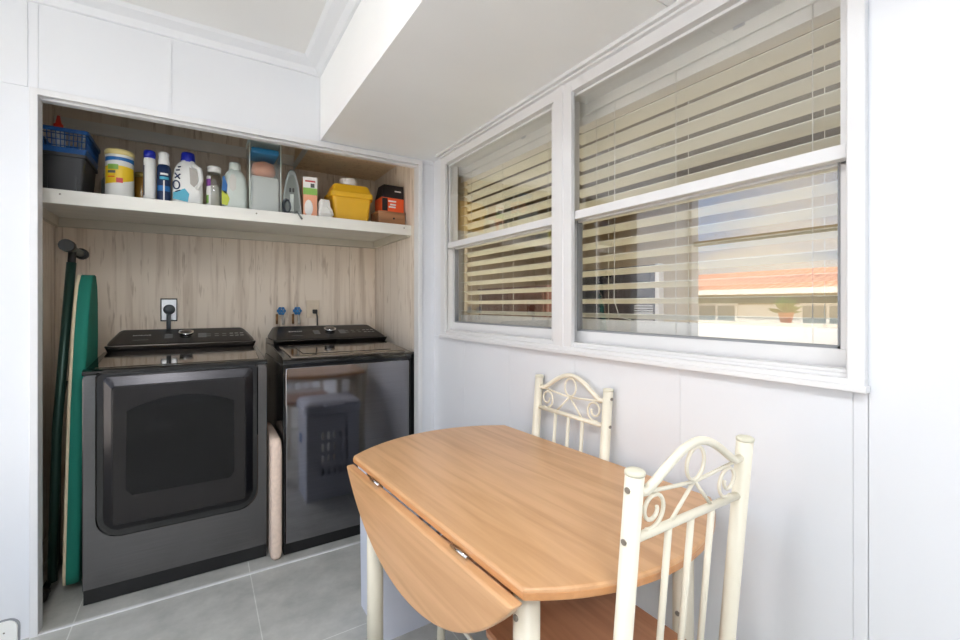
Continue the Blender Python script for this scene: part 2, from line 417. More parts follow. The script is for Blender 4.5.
# aluminium casing round the closet opening, with the top track
m_ = MB().box(OX0 - .022, OX0 + .002, YB - .012, YB + .05, 0, OZ + .012).box(OX1 - .002, OX1 + .022, YB - .012, YB + .05, 0, OZ + .012)
m_.box(OX0, OX1, YB - .012, YB + .006, OZ - .012, OZ + .012).box(OX0, OX1, YB + .014, YB + .05, OZ - .02, OZ + .012)
struct(m_.build('trim_4', alu, bevel=.002), 'white aluminium casing of the closet opening')
struct(B(OX0 + .002, OX1 - .002, YB - .008, YB + .002, 0, .005).build('trim_5', alu), 'thin white metal track on the floor')
# closet shell: wood planks
def planks_x(name, xs, y0, y1, z0, z1, m, lab):
    q = MB()
    for a, b in zip(xs, xs[1:]): q.box(a + .0017, b - .0017, y0, y1, z0, z1)
    q.box(xs[0] - .06, xs[-1] + .06, y0 + .004, y1 + .03, z0 - .02, z1 + .02)
    return struct(q.build(name, m), lab)
planks_x('wall_closet_back', [CXL, -.509, -.275, -.111, .098, .289, .50, .71, .89, CXR], CY, CY + .02, 0, ZC, panel, 'pale wood plank wall at the back of the laundry closet')
def planks_y(name, x0, x1, ys, side, lab):
    q = MB()
    for a, b in zip(ys, ys[1:]): q.box(x0, x1, a + .001, b - .001, 0, ZC)
    q.box(x0 + (.003 if side > 0 else -.03), x1 + (.03 if side > 0 else -.003), ys[0] - .03, ys[-1] + .03, -.02, ZC + .02)
    return struct(q.build(name, panel2), lab)
planks_y('wall_closet_left', CXL - .02, CXL, [YB + .045, 2.52, 2.74, 2.93, CY], -1, 'pale wood plank wall at the left of the closet')
planks_y('wall_closet_right', CXR, CXR + .02, [YB + .045, 2.5, 2.71, 2.92, CY], 1, 'pale wood plank wall at the right of the closet')
struct(B(.53, CXR, YB + .046, CY, 2.135, ZC).build('trim_6', boxwood), 'plywood boxed soffit inside the closet')
struct(B(.522, .5295, YB + .047, CY, 2.128, 2.17).build('trim_9', laundry_w), 'pale batten along the soffit edge')
struct(B(CXL, .52, CY - .02, CY, 2.15, 2.215).build('trim_7', laundry_w, bevel=.002), 'painted rail along the closet back wall')
struct(MB().box(CXL, CXL + .01, YB + .05, CY, 0, .09).build('baseboard_left', cleatm))

# ------------------------------------------------------------------ closet shelf
SZ = 1.712; SY = 2.50
shelf = struct(thing('closet_shelf', 'long white painted shelf across the closet above both machines', 'shelf'))
del shelf['kind']
B(CXL, CXR, SY, CY, SZ - .022, SZ).build('board', laundry_w, shelf)
B(CXL, CXR, SY - .018, SY, SZ - .060, SZ).build('fascia', laundry_w, shelf, bevel=.002)
B(CXL + .001, CXR, CY - .03, CY, SZ - .070, SZ - .023).build('back_cleat', cleatm, shelf)
B(CXR - .022, CXR, SY, CY - .03, SZ - .070, SZ - .023).build('side_cleat', cleatm, shelf)
B(CXL, CXL + .022, SY, CY - .03, SZ - .070, SZ - .023).build('side_cleat', cleatm, shelf)
for x in (-.49, .24, 1.03): MB().lathe([(.004, 0), (.004, .001), (0, .0015)], n=10).build('nail_head', screwm, shelf, loc=(x, SY - .018, SZ - .02)).rotation_euler = (PI / 2, 0, 0)

# ------------------------------------------------------------------ windows
def window(name, y0, y1, lab):
    e = bpy.data.objects.new(name, None); C.objects.link(e); struct(e, lab); e.location = (XR, 0, 0)
    z0, z1 = WZ0 + .034, WZ1 - .05      # frame clear height
    zm = 1.548
    # jambs, head, sill of the unit (x is depth from wall face)
    f = MB().box(-.004, .075, y0 - .004, y0 + .008, z0, z1).box(-.004, .075, y1 - .006, y1 + .004, z0, z1).box(-.005, .12, y0, y1, z1 - .012, z1 + .004)
    f.build('window_frame', alu, e, bevel=.0015)
    # upper sash, near track
    u0, u1 = y0 + .01, y1 - .01
    s = MB().box(.012, .032, u0, u0 + .013, zm, z1).box(.012, .032, u1 - .013, u1, zm, z1).box(.012, .032, u0, u1, z1 - .026, z1 - .012)
    s.box(.006, .036, u0, u1, zm - .008, zm + .022)
    s.build('upper_sash', alu, e, bevel=.002)
    B(.019, .023, u0 + .013, u1 - .013, zm + .022, z1 - .026).build('upper_pane', pane_m, e)
    # lower sash, far track
    s = MB().box(.044, .066, u0 + .004, u0 + .024, z0, zm).box(.044, .066, u1 - .016, u1 + .002, z0, zm).box(.040, .070, u0 + .004, u1 + .002, z0 - .005, z0 + .042)
    s.box(.044, .066, u0, u1, zm - .012, zm + .012)
    s.build('lower_sash', alu, e, bevel=.002)
    sg = MB().box(.043, .067, u0 + .024, u1 - .024, z0 + .042, z0 + .048).box(.043, .067, u0 + .024, u0 + .028, z0 + .042, zm).box(.043, .067, u1 - .019, u1 - .015, z0 + .042, zm)
    sg.build('rubber_seal', seal, e)
    B(.053, .057, u0 + .024, u1 - .015, z0 + .048, zm - .012).build('lower_pane', pane_m, e)
    # track strips on the jamb below the upper sash
    B(.01, .04, y0 + .006, y0 + .012, z0, zm - .01).box(.01, .04, y1 - .012, y1 - .006, z0, zm - .01).build('jamb_track', jambm, e)
    # outer sill of the unit, stepped
    B(-.004, .13, y0 - .004, y1 + .004, z0 - .03, z0 - .004).box(-.004, .03, y0, y1, z0 - .004, z0 + .004).build('window_sill', alu, e, bevel=.0015)
    return e
window('window_1', 1.270, 2.146, 'left white sash window nearer the closet')
window('window_2', .364, 1.216, 'right white sash window above the table')
# casing round both windows and the mullion
m_ = MB()
m_.box(XR - .016, XR + .12, WY0, WY0 + .030, WZ0, WZ1)                # right side
m_.box(XR - .016, XR + .0, WY1 - .050, WY1, WZ0, WZ1).box(XR - .001, XR + .07, WY1 - .024, WY1 - .001, WZ0 + .001, WZ1 - .001)               # left side
m_.box(XR - .016, XR + .002, 1.160, 1.256, WZ0 + .02, WZ1).box(XR - .001, XR + .07, 1.219, 1.262, WZ0 + .021, WZ1 - .001)            # mullion
m_.box(XR - .018, XR + .12, WY0 + .0005, WY1 - .0005, WZ0 - .0005, WZ0 + .022)               # bottom
m_.box(XR - .024, XR - .001, WY0 - .004, WY1 + .004, WZ0 - .004, WZ0 + .010)
m_.box(XR - .014, XR + .06, WY0 + .001, WY1 - .001, WZ1 - .068, WZ1 - .012).box(XR - .030, XR + .1, WY0, WY1, WZ1 - .030, WZ1 - .0005)          # top
m_.box(XR - .045, XR - .002, WY0 - .006, WY1 + .01, WZ1 - .022, WZ1 - .007)
m_.box(XR - .020, XR - .012, 1.200, 1.214, WZ0 + .02, WZ1 - .02)
struct(m_.build('trim_8', alu, bevel=.002), 'white aluminium casing around both windows')

# ------------------------------------------------------------------ blinds in the inner room
def blind(y0, y1, lab, wand_y):
    e = thing('window_blind', lab, 'blind', (1.285, 0, 0), group='horizontal slat blinds')
    z1 = 2.02
    B(-.028, .028, y0, y1, z1 - .092, z1 - .03).build('headrail', slatw, e, bevel=.002)
    B(-.04, -.034, y0 - .004, y1 + .004, z1 - .06, z1 + .004).build('valance', slatw, e, bevel=.001)
    q = MB(); th = math.radians(17); hw = .0272; n = 15; zt = 1.889
    for i in range(n):
        z = zt - i * .0535 + .0
        if z < 1.19: break
        t2 = .0013
        dx, dz = hw * math.cos(th), hw * math.sin(th)
        q.prism([(-dx, y0, z + dz - t2), (dx, y0, z - dz - t2), (dx, y0, z - dz + t2), (-dx, y0, z + dz + t2)], (0, y1 - y0, 0))
    q.build('slats', slat, e)
    B(-.028, .028, y0, y1, 1.135, 1.178).build('bottom_rail', slatw, e, bevel=.003)
    ln = y1 - y0
    for f in (.14, .52, .86):
        y = y0 + ln * f
        k = MB().tube([(-.031, y, z1 - .04), (-.031, y, 1.13)], .0011, 6).tube([(.031, y - .002, z1 - .04), (.031, y - .002, 1.13)], .0011, 6)
        k.build('ladder_cord', cordm, e)
    MB().tube([(-.036, wand_y, z1 - .05), (-.038, wand_y, 1.5), (-.036, wand_y + .004, 1.25), (-.036, wand_y - .02, 1.19), (-.036, wand_y - .07, 1.182)], .0015, 6).build('pull_cord', cordm, e)
    MB().tube([(.05, y0 + .055, z1 - .05), (.05, y0 + .055, 1.16)], .009, 8).build('tilt_wand', slatw, e)
    B(-.043, -.039, y0 + ln * .3, y0 + ln * .3 + .03, z1 - .03, z1 + .002).build('valance_clip', aluG, e)
    return e
blind(1.322, 2.20, 'cream slat blind hanging behind the left window', 1.37)
blind(.345, 1.305, 'cream slat blind hanging behind the right window', 1.08)

# ------------------------------------------------------------------ inner room beyond the window
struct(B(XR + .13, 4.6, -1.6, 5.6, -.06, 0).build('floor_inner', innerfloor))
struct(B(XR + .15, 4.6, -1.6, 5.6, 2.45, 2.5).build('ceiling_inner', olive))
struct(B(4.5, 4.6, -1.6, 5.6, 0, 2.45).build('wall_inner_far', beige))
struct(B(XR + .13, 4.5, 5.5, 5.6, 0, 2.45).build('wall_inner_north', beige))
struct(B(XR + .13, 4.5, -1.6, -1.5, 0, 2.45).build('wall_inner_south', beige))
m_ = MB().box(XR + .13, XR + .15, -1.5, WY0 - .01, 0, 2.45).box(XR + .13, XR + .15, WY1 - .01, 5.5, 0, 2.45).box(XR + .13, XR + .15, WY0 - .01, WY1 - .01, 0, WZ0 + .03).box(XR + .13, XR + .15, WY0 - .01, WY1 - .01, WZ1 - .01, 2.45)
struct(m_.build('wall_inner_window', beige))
# television on a stand
tv = thing('television', 'dark flat television with silver edge seen through the right window', 'television', (3.4, 2.93, 0))
B(-.03, .03, -.46, .52, .95, 1.59).build('screen', tvscreen, tv, bevel=.004)
B(-.035, .035, -.50, -.462, .95, 1.595).build('silver_edge', aluG, tv, bevel=.003)
q = MB()
for i in range(12): q.box(-.034, -.03, -.44, -.24, 1.0 + i * .022, 1.012 + i * .022)
q.build('speaker_grille', greyprint, tv)
B(-.2, .2, -.6, .62, 0, .92).build('stand', darkwood, tv, bevel=.01); B(-.12, .12, -.2, .25, .92, .95).build('foot', black_pl, tv)
cb = thing('wooden_cabinet', 'dark reddish brown cabinet seen through the left window', 'cabinet', (2.8, 3.83, 0))
B(-.02, .38, -.6, .6, 0, 1.39).build('body', darkwood, cb, bevel=.004); B(-.03, .4, -.62, .62, 1.39, 1.42).build('top', darkwood, cb, bevel=.004)
for a in (-.57, .02): B(-.035, -.02, a, a + .55, .1, 1.35).build('door', darkwood, cb, bevel=.004)

# ------------------------------------------------------------------ rims for the added overhead fill lights, out of view
def ceiling_fill(x, y, z, lab, m=white_pl, s=.19):
    e = thing('ceiling_fill', lab, 'lamp', (x, y, z))
    MB().lathe([(s, 0), (s, -.03), (s + .012, -.03), (s + .012, 0)], n=40).build('rim', alu, e)
    return e
ceiling_fill(-.35, .52, ZC, 'added round white fill light above the camera')
ceiling_fill(-.35, -1.2, ZC, 'added round white fill light at the rear of the porch')

fl = thing('fill_uplight', 'added white fill uplight standing unseen behind the camera', 'lamp', (-.35, -.85, 0))  # added stand for the upward fill light, out of view
MB().lathe([(.13, 0), (.135, .008), (.13, .02), (.03, .03), (0, .032)], n=32).build('base', alu, fl)
MB().tube([(0, 0, .03), (0, 0, 1.48)], .012, 14).build('pole', alu, fl)
MB().lathe([(.03, 1.46), (.09, 1.50), (.15, 1.57), (.17, 1.62), (.165, 1.62), (.145, 1.575), (.085, 1.51), (0, 1.49)], n=32).build('fill_bowl', alu, fl)
# ------------------------------------------------------------------ DRYER
def console(parent, w0, x_off, ybase, ytop, zb, zt, xb0, xb1, xt0, xt1, back):
    # wedge console: base front edge (ybase, zb) up to (ytop, zt)
    pts = [(xb0, ybase, zb - .02), (xb1, ybase, zb - .02), (xb1, back, zb - .02), (xb0, back, zb - .02), (xt0, ytop, zt), (xt1, ytop, zt), (xt1, back, zt), (xt0, back, zt)]
    return MB().hexa(pts)
def machine(name, lab, cat, x0, x1, yf, H, is_dryer):
    W = x1 - x0; D = 3.085 - yf
    e = thing(name, lab, cat, (x0, yf, 0))
    toe = .062 if is_dryer else .055
    B(0, W, .012, D, toe - .02, H - .03).build('cabinet', steelD if is_dryer else blackg, e, bevel=.006)
    B(.004, W - .004, .003, D - .02, .004, toe).build('toe_kick', blackm, e)
    # front panel
    if is_dryer:
        MB().prism(rrect(0, W, toe, H - .012, 0, (.004, .004, .03, .03)), (0, .03, 0)).build('front_panel', steelF, e, bevel=.005, seg=3)
    else:
        MB().prism(rrect(.012, W - .035, toe, H - .04, 0, (.004, .004, .012, .012)), (0, .03, 0)).build('front_panel', steelW, e, bevel=.004, seg=3)
        B(0, .011, .004, .03, toe, H - .036).build('side_strip', blackg, e, bevel=.003)
        B(W - .034, W, .004, .03, toe, H - .036).build('side_strip', blackg, e, bevel=.003)
    # top: rounded front lip, gently rising glossy deck
    yd = .43; zd = H + .035
    lh = .022 if is_dryer else .036
    lip = [(0, 0.0, H - lh), (0, -.004, H - lh * .6), (0, .0, H - lh * .25), (0, .014, H), (0, .03, H + .002), (0, .03, H - lh)]
    MB().prism(lip, (W, 0, 0)).build('top_lip', blackg, e)
    m_ = MB().prism([(.004, .03, H - .03), (.004, .03, H + .002), (.004, yd, zd), (.004, D, zd), (.004, D, H - .03)], (W - .008, 0, 0))
    m_.build('top_deck', blackg, e, bevel=.004)
    if is_dryer:
        m_ = MB().hexa([(.03, .035, H + .001), (W - .03, .035, H + .001), (W - .02, yd, zd - .001), (.02, yd, zd - .001), (.035, .04, H + .005), (W - .035, .04, H + .005), (W - .025, yd, zd + .003), (.025, yd, zd + .003)])
        m_.build('top_plate', topm, e, bevel=.002)
    else:
        m_ = MB().hexa([(.04, .04, H + .002), (W - .04, .04, H + .002), (W - .03, yd - .01, zd), (.03, yd - .01, zd), (.045, .045, H + .013), (W - .045, .045, H + .013), (W - .035, yd - .01, zd + .010), (.035, yd - .01, zd + .010)])
        ld = m_.build('lid', topm, e, bevel=.004)
        MB().hexa([(.11, .09, H + .0185), (W - .11, .09, H + .0185), (W - .1, yd - .05, zd + .0065), (.1, yd - .05, zd + .0065), (.11, .09, H + .0195), (W - .11, .09, H + .0195), (W - .1, yd - .05, zd + .008), (.1, yd - .05, zd + .008)]).build('lid_window', topm, ld)
    # console
    xb0, xb1, xt0, xt1 = .005, W - .005, .045, W - .06
    zt = 1.097
    yt = .64
    cz0 = zd + .030
    def px(f, y):  # x limits at depth y
        return None
    base = MB().hexa([(xb0 + .015, yd + .01, zd - .004), (xb1 - .015, yd + .01, zd - .004), (xb1, D, zd - .004), (xb0, D, zd - .004), (xb0 + .004, yd - .014, cz0), (xb1 - .004, yd - .014, cz0), (xb1, D, cz0), (xb0, D, cz0)])
    base.build('console_base', steelD, e, bevel=.004)
    c = MB().hexa([(xb0 + .002, yd - .012, cz0), (xb1 - .002, yd - .012, cz0), (xb1 - .002, D, cz0), (xb0 + .002, D, cz0), (xt0, yt, zt), (xt1, yt, zt), (xt1 - .0, D, zt), (xt0, D, zt)])
    cp = c.build('control_panel', panelblack, e, bevel=.018, seg=3)
    # face frame of reference
    A = Vector((0, yd - .012, cz0)); Bv = Vector((0, yt, zt)); up = (Bv - A).normalized(); n = Vector((0, -up.z, up.y))
    rx = math.atan2(up.z, up.y)
    def onface(x, f, lift=.0015): return (A.lerp(Bv, f) + n * lift + Vector((x, 0, 0)))
    # dial
    dl = MB().lathe([(.030, 0), (.030, .006), (.030, .016), (.036, .020), (.035, .026), (0, .026)], n=32).build('dial', chrome, e, loc=onface(W * .50, .5, 0)); dl.rotation_euler = (rx, 0, 0)
    MB().lathe([(.028, .026), (.027, .0275), (0, .0275)], n=32).build('dial_face', steelD, dl)
    text_mesh('brand_lettering', 'SAMSUNG', .017, silver, e, onface(W * .215, .60), (rx, 0, 0))
    q = MB(); q.box(-.032, .032, -.0015, .0015, 0, .0006)
    o = q.build('model_line', greyprint, e, loc=onface(W * .215, .3)); o.rotation_euler = (rx, 0, 0)
    def grid(xc, cols, rows, dx, dy, sx, sy, nm, mt, f=.5):
        q = MB()
        for i in range(cols):
            for j in range(rows):
                cx = (i - (cols - 1) / 2) * dx; cy = (j - (rows - 1) / 2) * dy
                if nm == 'cycle_list': q.box(cx - sx, cx + sx, cy - sy, cy + sy, 0, .0006)
                else:
                    o = B(-sx, sx, -sy, sy, 0, .0006).build(nm, mt, e, loc=onface(xc + cx, f + cy / (Bv - A).length)); o.rotation_euler = (rx, 0, 0)
        if nm != 'cycle_list': q.bm.free(); return
        o = q.build(nm, mt, e, loc=onface(xc, f)); o.rotation_euler = (rx, 0, 0)
    grid(W * .385, 1, 5, .02, .014, .018, .003, 'cycle_list', greyprint)
    grid(W * .61, 1, 5, .02, .014, .020, .003, 'cycle_list', greyprint)
    grid(W * .71, 3, 2, .038, .030, .010, .003, 'indicator_mark', greyprint)
    grid(W * .855, 3, 2, .026, .036, .009, .0035, 'option_button', silver)
    if is_dryer:
        # door: outer ring, sloped frame, inner glass
        d0, d1, dz0, dz1 = .043, W - .041, .262, .952
        R = (.085, .085, .02, .02)
        dr = MB().loft([rrect(d0, d1, dz0, dz1, .004, R), rrect(d0, d1, dz0, dz1, -.010, R), rrect(d0 + .006, d1 - .006, dz0 + .006, dz1 - .006, -.016, R), rrect(d0 + .022, d1 - .022, dz0 + .022, dz1 - .02, -.016, R)], smooth=False).build('door_surround', blackg, e)
        dr2 = MB().loft([rrect(d0 + .026, d1 - .022, dz0 + .03, dz1 - .014, -.010, (.06, .06, .02, .02)), rrect(d0 + .028, d1 - .024, dz0 + .034, dz1 - .016, -.026, (.06, .06, .02, .02)), rrect(d0 + .055, d1 - .055, dz0 + .055, dz1 - .055, -.036, (.03, .03, .015, .015))], smooth=False)
        dd = dr2.build('door', steelDoor, e, bevel=.002)
        w0_, w1_, wz0, wz1 = d0 + .058, d1 - .058, dz0 + .058, dz1 - .058
        MB().loft([rrect(w0_, w1_, wz0, wz1, -.034, .012), rrect(w0_ + .001, w1_ - .001, wz0 + .001, wz1 - .001, -.0385, .012)], smooth=False).build('door_glass', doorglass, dd, bevel=.002)
        # drum window: wide arch with slanted foot
        x0_, x1_ = w0_ + .045, w1_ - .045
        P = []
        for k in range(13):
            t = k / 12; P.append((x0_ + (x1_ - x0_) * t, -.0385, wz1 - .105 + .05 * math.sin(PI * t) ** .8))
        P += [(x1_, -.0385, wz0 + .14), (x1_ - .02, -.0385, wz0 + .115), (x0_ + .02, -.0385, wz0 + .115), (x0_, -.0385, wz0 + .14)]
        MB().prism(P, (0, -.0025, 0)).build('drum_window', doorwin, dd, bevel=.0015)
        # recessed pull in the frame's top edge
        B(d0 + .16, d1 - .16, -.030, -.022, dz1 - .046, dz1 - .036).build('door_handle', blackg, dd, bevel=.003)
    for xx in (.05, W - .05):
        for yy in (.08, D - .08): MB().lathe([(.018, 0), (.018, .012), (.01, .02)], (xx, yy, 0), 12).build('foot', rubber, e)
    return e
panelblack = mat('console_black', rgb(12, 12, 13), .3, spec=.25)
steelDoor = mat('dark_door_frame', rgb(60, 59, 61), .22, metal=1.0, nscale=(3, 3, 3))
chromeD = mat('dark_chrome', rgb(112, 112, 116), .3, metal=1.0)
dryer = machine('dryer', 'black stainless front-loading dryer with wide dark door, left in the closet', 'dryer', -.407, .279, 2.395, .965, True)
washer = machine('washing_machine', 'black stainless top-loading washer with plain reflective front, right in the closet', 'washing machine', .345, 1.045, 2.355, .962, False)

# padded board in the gap between the machines
P = rrect(2.322, 2.72, 0, .585, 0, (.03, .02, .02, .045), 5)
m_ = MB().loft([[(x, a, c) for (a, _, c) in rrect(2.322 + i, 2.72 - i, i, .585 - i, 0, (.03, .02, .02, .045), 5)] for (x, i) in ((.288, .018), (.292, .006), (.303, .0), (.322, .0), (.333, .006), (.337, .018))])
tag(m_.build('padded_board', beigecloth), 'narrow cream cloth-covered board standing in the gap between washer and dryer', 'board')

# ------------------------------------------------------------------ IRONING BOARD standing on end
ib = thing('ironing_board', 'teal-covered ironing board standing on end left of the dryer', 'ironing board', (-.480, 2.66, 0))
# outline in (y, z): square tail at the bottom, tapering nose on top; local x is thickness
def ib_out(sc_=1.0, dx=0):
    P = []
    for (hw, z) in ((.10, .035), (.145, .05), (.155, .09), (.158, .5), (.155, .8), (.13, 1.08), (.10, 1.24), (.07, 1.32), (.03, 1.365)):
        P.append((hw * sc_, z))
    lp = [(dx, -h, z) for h, z in P] + [(dx, 0, 1.37)] + [(dx, h, z) for h, z in P[::-1]]
    return lp
def lean(lp): return [(x + .022 * z, y, z) for x, y, z in lp]
MB().loft([lean(ib_out(.97, -.003)), lean(ib_out(1.0, .003)), lean(ib_out(1.0, .026)), lean(ib_out(.97, .038)), lean(ib_out(.90, .043))]).build('cover', teal, ib)
MB().loft([lean(ib_out(.93, -.012)), lean(ib_out(.985, -.009)), lean(ib_out(.985, .0))]).build('underlay', creamcloth, ib)
lx = -.055
MB().tube([(lx, -.075, .05), (lx + .012, -.06, .7), (lx + .057, -.05, 1.42)], .017, 12).build('leg', darkgreen, ib)
MB().tube([(lx - .02, .09, .05), (lx - .01, .07, .7), (lx + .008, .05, 1.0)], .012, 12).build('leg', rubber, ib)
tb = MB().tube([(lx + .058, -.125, 1.485), (lx + .06, -.05, 1.478), (lx + .06, .12, 1.475)], .016, 12).build('foot_bar', darkgreen, ib)
MB().tube([(lx + .058, -.15, 1.485), (lx + .058, -.105, 1.485)], .026, 14).build('rubber_foot', rubber, tb)
MB().tube([(lx + .06, .11, 1.475), (lx + .06, .145, 1.475)], .026, 14).build('rubber_foot', rubber, tb)
MB().tube([(lx + .057, -.052, 1.40), (lx + .06, -.05, 1.478)], .014, 12).build('foot_neck', rubber, tb)
fb = MB().tube([(lx - .02, -.13, .03), (lx - .02, .15, .03)], .012, 12).build('foot_bar', darkgreen, ib)
MB().tube([(lx - .02, -.16, .03), (lx - .02, -.11, .03)], .024, 14).build('rubber_foot', rubber, fb)
MB().tube([(lx + .012, -.062, .72), (lx + .035, -.04, .9)], .009, 8).build('brace', darkgreen, ib)

# ------------------------------------------------------------------ outlets, valves
o = thing('dryer_outlet', 'steel outlet plate with heavy grey plug behind the dryer', 'outlet', (-.152, CY, 1.205))
B(-.036, .036, -.006, 0, -.060, .060).build('plate', steelplate, o, bevel=.002)
B(-.040, .040, -.004, 0, -.066, .066).build('box_edge', blackm, o)
p = MB().lathe([(.028, 0), (.029, .012), (.025, .034), (0, .036)], n=20).build('plug', plugg, o, loc=(.002, -.006, .002)); p.rotation_euler = (PI / 2, 0, 0)
MB().tube([(.0, -.03, -.02), (0, -.04, -.05), (0, -.03, -.1), (0, -.015, -.25)], .011, 10).build('cord', plugg, o)
o = thing('wall_outlet', 'ivory outlet plate with black plug behind the washer', 'outlet', (.645, CY, 1.205))
B(-.042, .042, -.006, 0, -.06, .06).build('plate', plateivory, o, bevel=.002)
B(-.015, .015, -.009, -.005, .008, .038).build('socket', plateivory, o, bevel=.002)
B(-.004, .024, -.035, -.005, -.03, -.002).build('plug', blackm, o, bevel=.005)
MB().tube([(.016, -.03, -.015), (.02, -.038, -.05), (.022, -.03, -.12), (.022, -.012, -.25)], .0045, 8).build('cord', blackm, o)
def valve(x, lab):
    e = thing('water_valve', lab, 'valve', (x, CY - .02, 1.195), group='water valves')
    w_ = MB()
    ring = [(.021 * math.cos(a) * (1 + .13 * math.cos(6 * a)), -.045, .021 * math.sin(a) * (1 + .13 * math.cos(6 * a))) for a in [2 * PI * k / 36 for k in range(36)]]
    w_.tube(ring, .0045, 8, closed=True)
    for k in range(3):
        a = PI * k / 3; w_.tube([(-.019 * math.cos(a), -.045, -.019 * math.sin(a)), (.019 * math.cos(a), -.045, .019 * math.sin(a))], .004, 6)
    w_.tube([(0, -.052, 0), (0, -.038, 0)], .009, 10)
    w_.build('wheel', valveblue, e)
    MB().tube([(0, -.04, 0), (0, .018, 0)], .007, 10).build('stem', brass, e)
    MB().tube([(-.022, -.012, -.02), (-.022, -.012, -.085)], .008, 10).tube([(-.022, -.012, 0), (0, -.012, 0)], .010, 10).build('pipe', brass, e)
    MB().tube([(.012, -.02, -.02), (.014, -.024, -.06), (.014, -.02, -.088)], .009, 10).tube([(.004, -.016, 0), (.012, -.02, -.025)], .010, 10).build('hose', hoseg, e)
valve(.44, 'left one of the two blue-wheeled water valves behind the washer')
valve(.536, 'right one of the two blue-wheeled water valves behind the washer')

# ------------------------------------------------------------------ small rounded fitting low on the white wall
o = thing('wall_fitting', 'small round-topped white fitting low on the wall left of the closet', 'fitting', (-.60, YB, 0))
MB().prism(rrect(-.035, .035, .0, .085, 0, (.004, .004, .03, .03)), (0, -.008, 0)).build('plate', white_pl, o, bevel=.002)
MB().prism(rrect(-.041, .041, .0, .091, 0, (.004, .004, .034, .034)), (0, -.003, 0)).build('gasket', seal, o)
MB().lathe([(.003, 0), (0, .002)], n=8).build('screw', screwm, o, loc=(0, -.008, .045)).rotation_euler = (PI / 2, 0, 0)

# ------------------------------------------------------------------ SHELF ITEMS
T = SZ + .0005
# black bin
def taper_box(q, hx0, hy0, hx1, hy1, z0, z1, wall=.004, floor_=.004):
    def R(hx, hy, z, r=.015): return [(x, y, z) for (x, _, y) in rrect(-hx, hx, -hy, hy, 0, r, 3)]
    q.loft([R(hx0, hy0, z0), R(hx1, hy1, z1), R(hx1 - wall, hy1 - wall, z1), R(hx0 - wall, hy0 - wall, z0 + floor_)], cap=True, smooth=False)
    return q
e = thing('storage_bin', 'black plastic storage bin at the left end of the shelf', 'bin', (-.502, 2.68, T))
e.scale = (.88, 1, 1)
taper_box(MB(), .078, .115, .090, .13, 0, .168).build('body', black_pl, e)
q = MB()
def R_(hx, hy, z, r=.015): return [(x, y, z) for (x, _, y) in rrect(-hx, hx, -hy, hy, 0, r, 3)]
q.loft([R_(.090, .13, .156), R_(.096, .135, .156), R_(.096, .135, .170), R_(.088, .128, .170)], cap=False, smooth=False); q.build('rim', black_pl, e)
for s in (-.055, .05): B(s, s + .006, -.122, -.114, .01, .15).build('rib', black_pl, e)
# blue basket on the bin
e = thing('blue_basket', 'blue lattice plastic basket resting on the black bin', 'basket', (-.502, 2.68, T + .171))
e.scale = (.9, 1, 1)
q = MB(); nx = 14
def side(q, a, b, n, z0, z1):
    a, b = Vector(a), Vector(b)
    for i in range(n + 1):
        p = a.lerp(b, i / n); q.tube([(p.x * .93, p.y * .93, z0), (p.x, p.y, z1)], .0022, 5)
cs = [(-.095, -.135), (.095, -.135), (.095, .135), (-.095, .135)]
for i in range(4):
    a = cs[i] + (0,); b = cs[(i + 1) % 4] + (0,); side(q, a, b, 12, .004, .092)
for z, s in ((.03, .945), (.055, .965), (.078, .985)):
    q.tube([(x * s, y * s, z) for x, y in cs], .0022, 5, closed=True)
q.build('lattice', blue_pl, e)
q = MB().loft([R_(.09, .128, .0), R_(.09, .128, .006)], smooth=False); q.build('bottom', blue_pl, e)
q = MB().loft([R_(.097, .137, .086), R_(.103, .143, .086), R_(.103, .143, .102), R_(.097, .137, .102)], cap=False, smooth=False); q.build('rim', blue_pl, e)
q = MB().loft([R_(.0895, .128, .0, .01), R_(.096, .136, .022, .01), R_(.093, .132, .022, .01), R_(.0865, .125, .006, .01)], smooth=False); q.build('skirt', blue_pl, e)
e = thing('glue_bottle', 'small white bottle with pointed red cap standing in the blue basket', 'bottle', (-.530, 2.66, T + .1785))
MB().lathe([(.022, 0), (.024, .004), (.024, .105), (.020, .118), (.014, .122), (.014, .126)], n=18).build('bottle', white_pl, e)
MB().lathe([(.017, .124), (.017, .140), (.011, .146), (.005, .180), (0, .182)], n=16).build('cap', red_pl, e)
e = thing('spray_nozzle', 'tiny white nozzle bottle sticking up from the blue basket', 'bottle', (-.455, 2.70, T + .1785))
MB().lathe([(.016, 0), (.016, .08), (.006, .095)], n=14).build('bottle', white_pl, e)
MB().lathe([(.007, .095), (.007, .122), (.004, .128), (0, .128)], n=12).build('cap', whitep, e)
e = thing('hanging_bottle', 'grey bottle with pale cap tucked between the bin and the wipes tub', 'bottle', (-.378, 2.74, T))
MB().lathe([(.018, 0), (.019, .006), (.018, .11), (.010, .13)], n=16).build('bottle', greyp, e)
MB().lathe([(.012, .13), (.012, .155), (.009, .16)], n=14).build('cap', hoseg, e)

